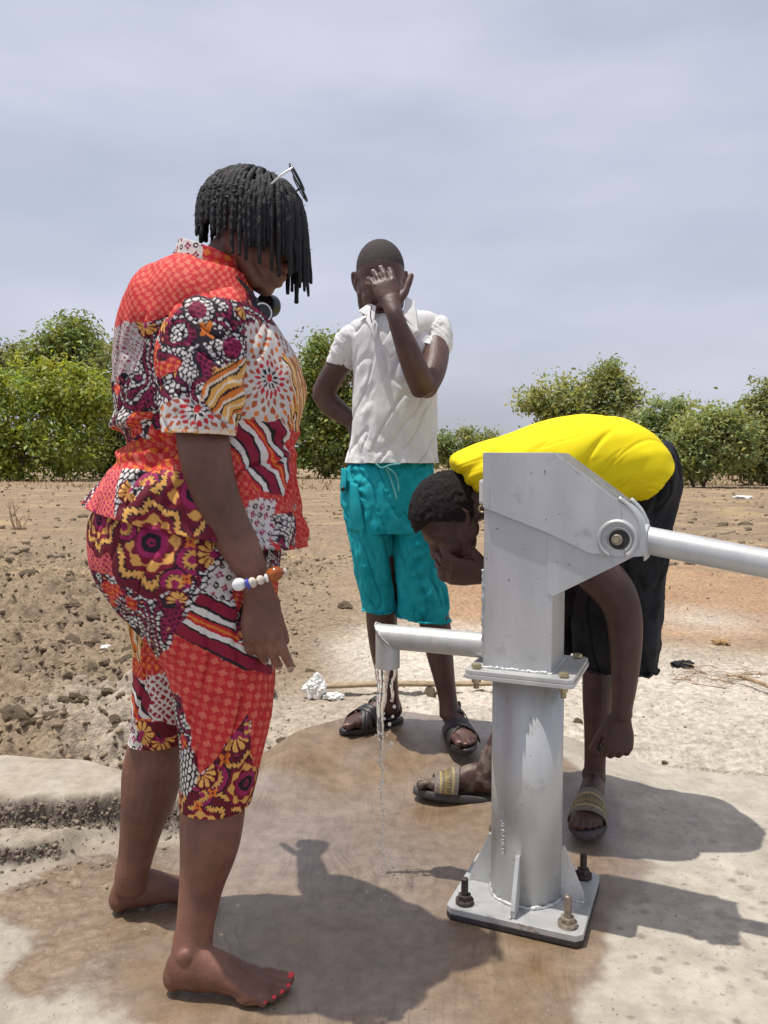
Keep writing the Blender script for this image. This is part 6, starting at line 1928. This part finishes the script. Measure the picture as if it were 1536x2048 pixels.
# sandals
m_leather = mat('dark_leather', (0.022, 0.018, 0.018), 0.45, var=0.3, vscale=60, bump=0.4, bscale=200, bdist=0.002)
m_sole = mat('grey_sole', (0.06, 0.055, 0.055), 0.7, var=0.3, vscale=40)
for M_ in (ML, MR):
    sd_ = obj('sandal', sole_mesh('sandal', M_, z0=-SOLE, z1=0.0), m_leather, ma)
    for (xa, xb, w) in ((0.20, 0.135, 0.016), (0.185, 0.12, 0.014), (0.135, 0.20, 0.016), (0.12, 0.185, 0.014), (0.165, 0.155, 0.014), (0.110, 0.112, 0.016)):
        o = obj('strap', band('strap', M_, xa, xb, w, lift=0.005 + 0.002 * (xa < xb)), m_leather, sd_)
        md = o.modifiers.new('thickness', 'SOLIDIFY'); md.thickness = 0.003

# ------------------------------------------------------------------ man in yellow bending behind the pump
DB = 2.26
mo = add_person('man in yellow shirt bent double behind the pump, drinking from his hand', Vector((0.62, 2.25, 0)))
bb = []
bb.append(tube([W(1275, 985, DB), W(1245, 955, DB), W(1170, 935, DB), W(1080, 945, DB - .02), (W(1010, 960, DB - .03))], [(0.065, 0.11), (0.09, 0.13), (0.105, 0.14), (0.10, 0.15), (0.08, 0.13)], 22, 4))
bb.append(limb([(1040, 965, DB - .03, 90), (985, 985, DB - .05, 84), (945, 1005, DB - .06, 82), (915, 1015, DB - .06, 80)]))
# near leg, planted
bf = GS(1190, 1606); bt = GS(1172, 1684)
db_ = bt - bf; db_.z = 0
bb.append(limb([(1275, 1020, DB, 100), (1240, 1150, DB + .0, 92), (1205, 1290, DB + .02, 74), (1197, 1340, DB + .03, 64), (1195, 1400, DB + .04, 60), (1193, 1460, DB + .05, 50), (1190, 1520, DB + .06, 43), (1189, 1560, DB + .065, 46)]))
MB1 = frame(bf + Vector((0, 0, 0.02)), db_, (0, 0, 1), 1.0, 1)
if (MB1.to_3x3() @ Vector((0, 1, 0))).x > 0: MB1 = frame(bf + Vector((0, 0, 0.02)), db_, (0, 0, 1), 1.0, -1)
bb += xfp(fparts, MB1)
# far leg stepping left, heel down, muddy foot lifted on its edge
h_f = W(992, 1594, 2.44)
MB2 = frame(h_f, Vector((-1.0, -0.02, 0.14)), Vector((0.1, 0.18, 1)), 1.0, 1)
if (MB2.to_3x3() @ Vector((0, 1, 0))).y > 0: MB2 = frame(h_f, Vector((-1.0, -0.02, 0.14)), Vector((0.1, 0.18, 1)), 1.0, -1)
bb.append(limb([(1255, 1030, DB + .08, 100), (1180, 1160, DB + .12, 86), (1095, 1300, DB + .15, 80), (1050, 1390, 2.43, 66), (1010, 1470, 2.435, 54), (982, 1525, 2.44, 48), (970, 1560, 2.44, 52)]))
bb += xfp(fparts, MB2)
# hanging arm
AB = 2.10
bb.append(limb([(1055, 975, 2.14, 86), (1110, 1050, 2.12, 88), (1180, 1130, 2.10, 88), (1226, 1180, AB, 84), (1246, 1225, AB, 74), (1251, 1270, AB, 68), (1251, 1320, AB, 60), (1248, 1375, AB, 50), (1244, 1412, AB, 43), (1243, 1430, AB, 44)]))
HB = frame(W(1243, 1428, AB), Vector((-0.06, 0.05, -1)), Vector((0.12, -1, -0.05)), 1.04, 1)
if (HB.to_3x3() @ Vector((0, 1, 0))).x > 0: HB = frame(W(1243, 1428, AB), Vector((-0.06, 0.05, -1)), Vector((0.12, -1, -0.05)), 1.04, -1)
hpz, hnz = hand_parts(curl=(36, 52, 30), splay=3, thumb=((0.85, 0.42, -0.30), 24))
bb += xfp(hpz, HB)
# drinking hand: cupped under the mouth, forearm hidden by the pump
bb.append(limb([(1075, 985, 2.42, 84), (1080, 1080, 2.40, 80), (1075, 1170, 2.34, 72), (1030, 1170, 2.24, 56), (982, 1152, 2.17, 44)]))
HD = frame(W(980, 1150, 2.17), Vector((-1.0, -0.08, 0.12)), Vector((0.05, -0.85, -0.5)), 1.12, 1)
if (HD.to_3x3() @ Vector((0, 1, 0))).z < 0: HD = frame(W(980, 1150, 2.17), Vector((-1.0, -0.08, 0.12)), Vector((0.05, -0.85, -0.5)), 1.12, -1)
hpd, hnd = hand_parts(curl=(34, 40, 30), splay=14, thumb=((0.7, 0.5, -0.5), 14))
bb += xfp(hpd, HD)
# head
fa = R(47)
BHC = W(905, 1040, DB - 0.05)
BHM = frame(BHC, Vector((-math.cos(fa), -0.10, -math.sin(fa))), Vector((-math.sin(fa), 0, math.cos(fa))), 1.0)
bb += xfp(head_parts(0.98), BHM)
bbm = union('bent_man_body', bb, 0.0036, 3)
def bm_paint(V, col):
    L = xf(V, MB2.inverted())
    k = (L[:, 0] > -0.03) & (L[:, 0] < 0.28) & (L[:, 2] < 0.16) & (abs(L[:, 1]) < 0.08)
    n1_ = fbm(V[:, 0] * 34, V[:, 1] * 34, V[:, 2] * 34, seed=812, octv=3)
    m_ = smooth01((n1_ + 0.28) / 0.5) * k
    H = xf(V, HD.inverted())
    kh = (H[:, 0] > 0.02) & (H[:, 0] < 0.2) & (abs(H[:, 1]) < 0.06) & (H[:, 2] > -0.12) & (H[:, 2] < 0.03)
    tip = smooth01((0.0 - H[:, 2]) / 0.06) * kh  # cupped hand lightened in colour, a highlight painted towards the fingertips
    col = col + (np.array([0.13, 0.065, 0.05]) - col) * (0.35 * kh + 0.5 * tip)[:, None]
    return col + (np.array([0.17, 0.13, 0.10]) - col) * (0.85 * m_)[:, None]
skin_colors(bbm, (0.044, 0.020, 0.016), (0.068, 0.032, 0.025), bm_paint)
obj('body', bbm, painted_skin('deep_brown_skin_with_mud', 0.48), mo)
m_afro = mat('short_afro', (0.012, 0.010, 0.010), 0.75, var=0.6, vscale=130, bump=1.0, bscale=240, bdist=0.006, spec=0.25)
obj('hair', hair_cap(BHM, 0.98, 0.017, lambda v: (v[:, 2] > 0.050 - 1.05 * np.minimum(0.075, np.maximum(0, 0.058 - v[:, 0]))), 'hair', 0.0045, 85, n=170, seed=5), m_afro, mo)
# muddy far foot
for (p_, dv, nr_, r) in hnd[:4]:
    obj('fingernail', nail_mesh('fingernail', p_, dv, nr_, r, HD), m_nail, mo)
# shirt
m_yel = mat('yellow_jersey', (0.76, 0.60, 0.004), 0.8, color2=(0.84, 0.69, 0.008), vscale=12, bump=0.15, bscale=400, bdist=0.001, spec=0.25)
def wr_yel(qx, qy, u, v, V):
    a = 0.005 * fbm(qx / 70, qy / 60, seed=401, octv=2) - 0.0035 * crease(qx - 0.25 * qy, qy, 17, 110, 405) * smooth01((qx - 1190) / 40) * smooth01((qy - 850) / 40) - 0.002 * crease(qx * 0.5 + qy, qx, 40, 160, 406)
    a = a + 0.0008 * np.sin(qx / 9 + 2.5 * fbm(qx / 50, qy / 40, seed=402)) * np.exp(-((qx - 1255) / 35.0) ** 2) * smooth01((qy - 850) / 40)
    a = a - 0.006 * np.exp(-((qx - (1150 + 0.25 * (qy - 860))) / 7.0) ** 2) * smooth01((qy - 845) / 30)
    a = a + 0.004 * np.sin((qx + qy) / 10) * np.exp(-((qx - 930) / 30.0) ** 2)
    return a
YS = [pring(1294, 962, DB, 116, 1.95, 126), pring(1268, 941, DB, 150, 1.62, 118), pring(1225, 928, DB, 182, 1.36, 103), pring(1160, 925, DB, 190, 1.34, 92), pring(1090, 936, DB - .01, 180, 1.45, 82), pring(1020, 948, DB - .02, 158, 1.65, 76), pring(965, 952, DB - .03, 128, 1.75, 66), pring(930, 952, DB - .04, 92, 1.75, 55), pring(925, 962, DB - .04, 62, 1.5, 45)]
ysh = cloth(YS, 240, 240, 2.15, wr_yel)
ysl = cloth([pring(1030, 960, 2.14, 118, 0.9, 40), pring(1062, 990, 2.13, 124, 0.9, 40), pring(1095, 1030, 2.12, 116, 0.9, 40)], 40, 70, 2.1)
garment('shirt', [ysh, ysl], m_yel, mo)
# black cropped trousers
m_blackc = mat('black_cloth', (0.017, 0.017, 0.020), 0.8, var=0.45, vscale=14, bump=0.5, bscale=260, bdist=0.002, spec=0.25)
def wr_bl(qx, qy, u, v, V):
    return -0.010 * crease(qx + 0.3 * qy, qy, 40, 140, 413) + 0.008 * fbm(qx / 35, qy / 80, seed=411, octv=3) + 0.006 * np.sin(u * 55 + fbm(qx / 40, qy / 60, seed=412) * 2) * smooth01((qy - 1100) / 150)
K1 = cloth([pring(1262, 925, DB, 120, 1.4, 124), pring(1288, 948, DB, 150, 1.3, 128), pring(1290, 990, DB, 142, 1.25, 152), pring(1273, 1032, DB, 154, 1.0, 166), pring(1257, 1082, DB, 168, 0.85, 175), pring(1242, 1150, DB + .01, 180, 0.72, 180), pring(1234, 1240, DB + .015, 182, 0.66, 180), pring(1232, 1328, DB + .02, 166, 0.68, 183), pring(1232, 1333, DB + .02, 166, 0.68, 183)], 220, 190, 2.2, wr_bl)
K2 = cloth([pring(1262, 1000, DB + .1, 140, 1.0, 150), pring(1215, 1090, DB + .12, 165, 0.8, 150), pring(1150, 1200, DB + .14, 165, 0.75, 150), pring(1100, 1310, DB + .16, 160, 0.72, 160)], 120, 130, 2.2, wr_bl)
garment('trousers', [K1, K2], m_blackc, mo)
# printed slides
m_strap = mat('printed_strap', rough=0.65, attr='Col', var=0.25, vscale=120, bump=0.3, bscale=200, bdist=0.002)
def strap_cols(k, t):
    base = np.array([0.15, 0.125, 0.10])
    gold = np.array([0.40, 0.29, 0.085]); dk = np.array([0.075, 0.06, 0.045])
    if 0.24 < k < 0.30 or 0.70 < k < 0.76: return gold
    if 0.32 <= k <= 0.68:
        ph = (t * 26) % 1.0
        m = (ph < 0.35) or (0.42 < k < 0.58 and ph < 0.75 and (int(t * 26) % 2 == 0)) or (0.50 < k < 0.60)
        return gold * 0.6 if m else dk
    return base
for M_, nm in ((MB1, 'dusty slide sandal with gold banded strap'), (MB2, 'muddy slide sandal with gold banded strap')):
    sl_ = obj('slide_sandal', sole_mesh('slide_sandal', M_, z0=-0.022, z1=0.0, w=0.055), m_sole, mo)
    sl_['label'] = nm
    o = obj('strap', band('strap', M_, 0.165, 0.160, 0.075, n=90, lift=0.006, cols=strap_cols), m_strap, sl_)
    md = o.modifiers.new('thickness', 'SOLIDIFY'); md.thickness = 0.004
# ------------------------------------------------------------------ litter and clods on the field
def clod_mesh(seed, flat=0.7):
    bm = bmesh.new()
    bmesh.ops.create_icosphere(bm, subdivisions=3, radius=1)
    me = bpy.data.meshes.new('dirt_clod'); bm.to_mesh(me); bm.free()
    V = getV(me)
    n = fbm(V[:, 0] * 1.3, V[:, 1] * 1.3, V[:, 2] * 1.3 + seed * 7, seed=500 + seed, octv=4, gain=0.6)
    V = V * (1 + 0.55 * n)[:, None] * np.array([1.15, 0.95, flat])
    me.vertices.foreach_set('co', V.astype(np.float32).ravel())
    return me
m_clod = mat('dry_clod', (0.26, 0.195, 0.13), 0.95, color2=(0.37, 0.285, 0.195), vscale=6, bump=0.9, bscale=14, bdist=0.08, spec=0.15)
clods = [clod_mesh(k, 0.55 + 0.08 * k) for k in range(6)]
for c in clods: c.materials.append(m_clod)
rgc = random.Random(21)
spots = []
for _ in range(4000):
    if len(spots) >= 190: break
    px, py = rgc.uniform(0, 600), rgc.uniform(1090, 1500)
    if py > 1500 - 0.0 * px: continue
    if px > 330 and rgc.random() < 0.75: continue
    p = G(px, py, 0.03)
    if p.y < float(slab_back(np.array([p.x]))[0]) + 0.06: continue
    r = abs(rgc.gauss(0, 1)) * 0.012 + 0.008
    spots.append((p.x, p.y, min(r, 0.06)))
for (px, py, r) in ((30, 1462, .055), (120, 1195, .05), (150, 1225, .07), (210, 1130, .045), (60, 1175, .06), (145, 1285, .06), (90, 1290, .05), (190, 1290, .035), (240, 1330, .03), (20, 1130, .05), (230, 1490, .02), (60, 1340, .03), (1500, 1525, .02), (1155, 1440, .02), (1255, 1447, .012), (1330, 1500, .012), (1490, 1050, .10), (1445, 1050, .08), (860, 1385, .03), (690, 1215, .05), (620, 1340, .02)):
    p = G(px, py, 0.03); spots.append((p.x, p.y, r))
for k, (x, y, r) in enumerate(spots):
    o = bpy.data.objects.new('dirt_clod', clods[k % 6]); COL.objects.link(o)
    o.location = (x, y, gz(x, y) + r * 0.02)
    o.scale = (r * rgc.uniform(0.8, 1.3), r * rgc.uniform(0.8, 1.2), r * rgc.uniform(0.7, 1.1))
    o.rotation_euler = (rgc.uniform(-.4, .4), rgc.uniform(-.4, .4), rgc.uniform(0, 6.28))
    tag(o, ('lump of dry brown earth in the tilled soil left of the woman' if x < -0.55 else ('lump of dry earth on the ground between the woman and the man in shorts' if x < 0.2 else 'lump of dry earth lying on the sand behind the pump')), 'clod', 'dry earth clods scattered over the field')
# pebbly grit, uncountable
def grit():
    rg = np.random.default_rng(9)
    n = 9000
    d = np.concatenate([2.35 + rg.random(n) ** 1.6 * 6.5, rg.uniform(8, 48, 4200) ** 1.0])
    u = rg.uniform(-0.6, 0.6, len(d))
    x, y = u * d, d
    k = y > slab_back(x) + 0.03
    x, y = x[k], y[k]; n = len(x)
    left = smooth01((-0.2 - x) / 0.5)
    k = (rg.random(n) < 0.5 + 0.5 * left) | (y > 8)
    x, y, left = x[k], y[k], left[k]; n = len(x)
    r = (0.002 + 0.0035 * rg.random(n) ** 2) * (1 + 1.9 * left) * (0.7 + 0.1 * y)
    r = np.where(y > 8, 0.012 + 0.05 * rg.random(n) ** 4, r)
    left = np.where(y > 8, 0.8, left)
    z = ground_height(x, y) + r * 0.2
    c = np.array([0.25, 0.187, 0.125])[None] * left[:, None] + np.array([0.38, 0.32, 0.25])[None] * (1 - left[:, None])
    c = c * rg.uniform(0.6, 1.25, (n, 1))
    return pebbles('soil_grit', x, y, z, r, c, rg)
tag(obj('soil_grit', grit(), mat('grit', rough=0.95, attr='Col', spec=0.1)), 'fine crumbs of soil and grit around the apron', 'grit', kind='stuff')

# crumpled white plastic
m_plastic = mat('white_plastic_film', (0.75, 0.74, 0.71), 0.4, var=0.1, vscale=30, bump=0.3, bscale=90, bdist=0.003)
def crumple(name, label, px, py, w, h, seed, hz=0.0, m_=None, cat='plastic bag', dep=None):
    p = G(px, py, 0.03)
    z = gz(p.x, p.y)
    bm = bmesh.new(); bmesh.ops.create_icosphere(bm, subdivisions=4, radius=1)
    me = bpy.data.meshes.new(name); bm.to_mesh(me); bm.free()
    V = getV(me)
    n1 = abs(fbm(V[:, 0] * 1.6, V[:, 1] * 1.6, V[:, 2] * 1.6, seed=600 + seed, octv=3)); n2 = abs(fbm(V[:, 0] * 3, V[:, 1] * 3, V[:, 2] * 3, seed=620 + seed, octv=2))
    V = V * (0.8 + 0.75 * n1 - 0.16 * n2)[:, None]
    V = V * np.array([w * 0.55, (dep or w * 0.4), h * 0.5]) + np.array([0, 0, h * 0.38])
    V[:, 2] = np.maximum(V[:, 2], -0.01)
    me.vertices.foreach_set('co', V.astype(np.float32).ravel())
    o = obj(name, me, m_ or m_plastic); o.location = (p.x, p.y, z)
    return tag(o, label, cat)
s_ = G(630, 1396, 0.03).y / F
crumple('plastic_bag', 'crumpled white plastic bag on pale sand behind the stream', 632, 1392, 42 * s_, 54 * s_, 1)
crumple('plastic_scrap', 'small torn white plastic scrap right of the crumpled bag', 668, 1395, 40 * s_, 18 * s_, 2)
crumple('plastic_scrap', 'little white plastic wrapper on brown clods beside the trousers', 214, 1293, 0.075, 0.025, 3)
crumple('white_sack', 'flat white sack lying far out on the field at right', 1485, 997, 0.5, 0.10, 4, dep=0.3, cat='sack')
crumple('black_rag', 'small black rag on the soil near the dry twigs', 1366, 1332, 0.10, 0.045, 5, m_=m_blackc, cat='rag')
crumple('dry_leaf', 'curled brown dead leaf on orange soil at right', 1440, 1288, 0.09, 0.03, 6, m_=mat('dead_leaf', (0.33, 0.2, 0.09), 0.8, var=0.3, vscale=40), cat='leaf')
# lath on the sand
m_wood = mat('weathered_wood', (0.33, 0.245, 0.15), 0.8, var=0.3, vscale=22, bump=0.5, bscale=60, bdist=0.004)
p0, p1 = G(652, 1372, 0.06), G(1000, 1366, 0.06)
V, f = tube([p0, p0.lerp(p1, 0.35) + Vector((0, 0, 0.006)), p0.lerp(p1, 0.7), p1], [(0.012, 0.022), (0.013, 0.024), (0.012, 0.022), (0.012, 0.022)], 8, 4)
tag(obj('wooden_lath', npmesh('wooden_lath', V, f, smooth=False), m_wood), 'thin weathered wooden lath lying on the sand behind the men', 'lath')
# twigs
m_twig = mat('dry_twig', (0.30, 0.20, 0.115), 0.85, var=0.35, vscale=30)
def twig_thing(name, label, px, py, n, spread, length, seed, upright=False, r=0.004, cat='twigs'):
    rg = random.Random(seed)
    p = G(px, py, 0.03)
    z = gz(p.x, p.y)
    parts = []
    for i in range(n):
        x, y = p.x + rg.gauss(0, spread * 0.4), p.y + rg.gauss(0, spread * 0.28)
        a = rg.uniform(0, 6.28); L = length * rg.uniform(0.4, 1.1)
        z0 = gz(x, y)
        if upright:
            x, y = p.x + rg.gauss(0, spread), p.y + rg.gauss(0, spread); z0 = gz(x, y) - 0.02
            e = Vector((x + rg.gauss(0, .08), y + rg.gauss(0, .08), z0 + L)); s = Vector((x, y, z0))
            m_ = s.lerp(e, 0.5) + Vector((rg.gauss(0, .03), 0, 0))
            parts.append(tube([s, m_, e], [r, r * 0.8, r * 0.4], 6, 3, ref=(1, 0.2, 0)))
            for q in range(2):
                b0 = s.lerp(e, rg.uniform(0.3, 0.8)); b1 = b0 + Vector((rg.gauss(0, .1), rg.gauss(0, .05), rg.uniform(.05, .18)))
                parts.append(tube([b0, b0.lerp(b1, 0.5), b1], [r * 0.6, r * 0.5, r * 0.3], 5, 2, ref=(1, 0.2, 0)))
        else:
            e = Vector((x + math.cos(a) * L, y + math.sin(a) * L * 0.6, 0)); e.z = gz(e.x, e.y) + rg.uniform(0.004, 0.03)
            s = Vector((x, y, z0 + rg.uniform(0.004, 0.03)))
            m_ = s.lerp(e, 0.5) + Vector((rg.gauss(0, .02), rg.gauss(0, .02), 0.01))
            rr_ = r * rg.uniform(0.4, 1.0)
            parts.append(tube([s, m_, e], [rr_, rr_ * 0.9, rr_ * 0.5], 6, 3, ref=(0, 0, 1)))
    V, f = join(parts)
    o = obj(name, npmesh(name, V, f), m_twig)
    return tag(o, label, cat)
twig_thing('dry_twigs', 'tangle of dry reddish twigs on the soil at right', 1445, 1355, 45, 0.30, 0.17, 1, r=0.0026)['kind'] = 'stuff'
p0, p1 = G(1478, 1352, 0.05), G(1580, 1395, 0.05)
V, f = tube([p0, p0.lerp(p1, 0.5) + Vector((0, 0, 0.01)), p1], [0.008, 0.009, 0.009], 8, 3)
tag(obj('dry_stick', npmesh('dry_stick', V, f), m_twig), 'bare straight stick pointing out of the right edge', 'stick')
twig_thing('dry_shrub', 'dead leafless seedling stems on the field at far left', 40, 1055, 6, 0.06, 0.5, 2, upright=True, r=0.008, cat='shrub')
twig_thing('dry_straw_litter', 'scattered straw bits on sand beside the crumpled bag', 690, 1255, 40, 0.5, 0.10, 3, r=0.0022, cat='straw')['kind'] = 'stuff'
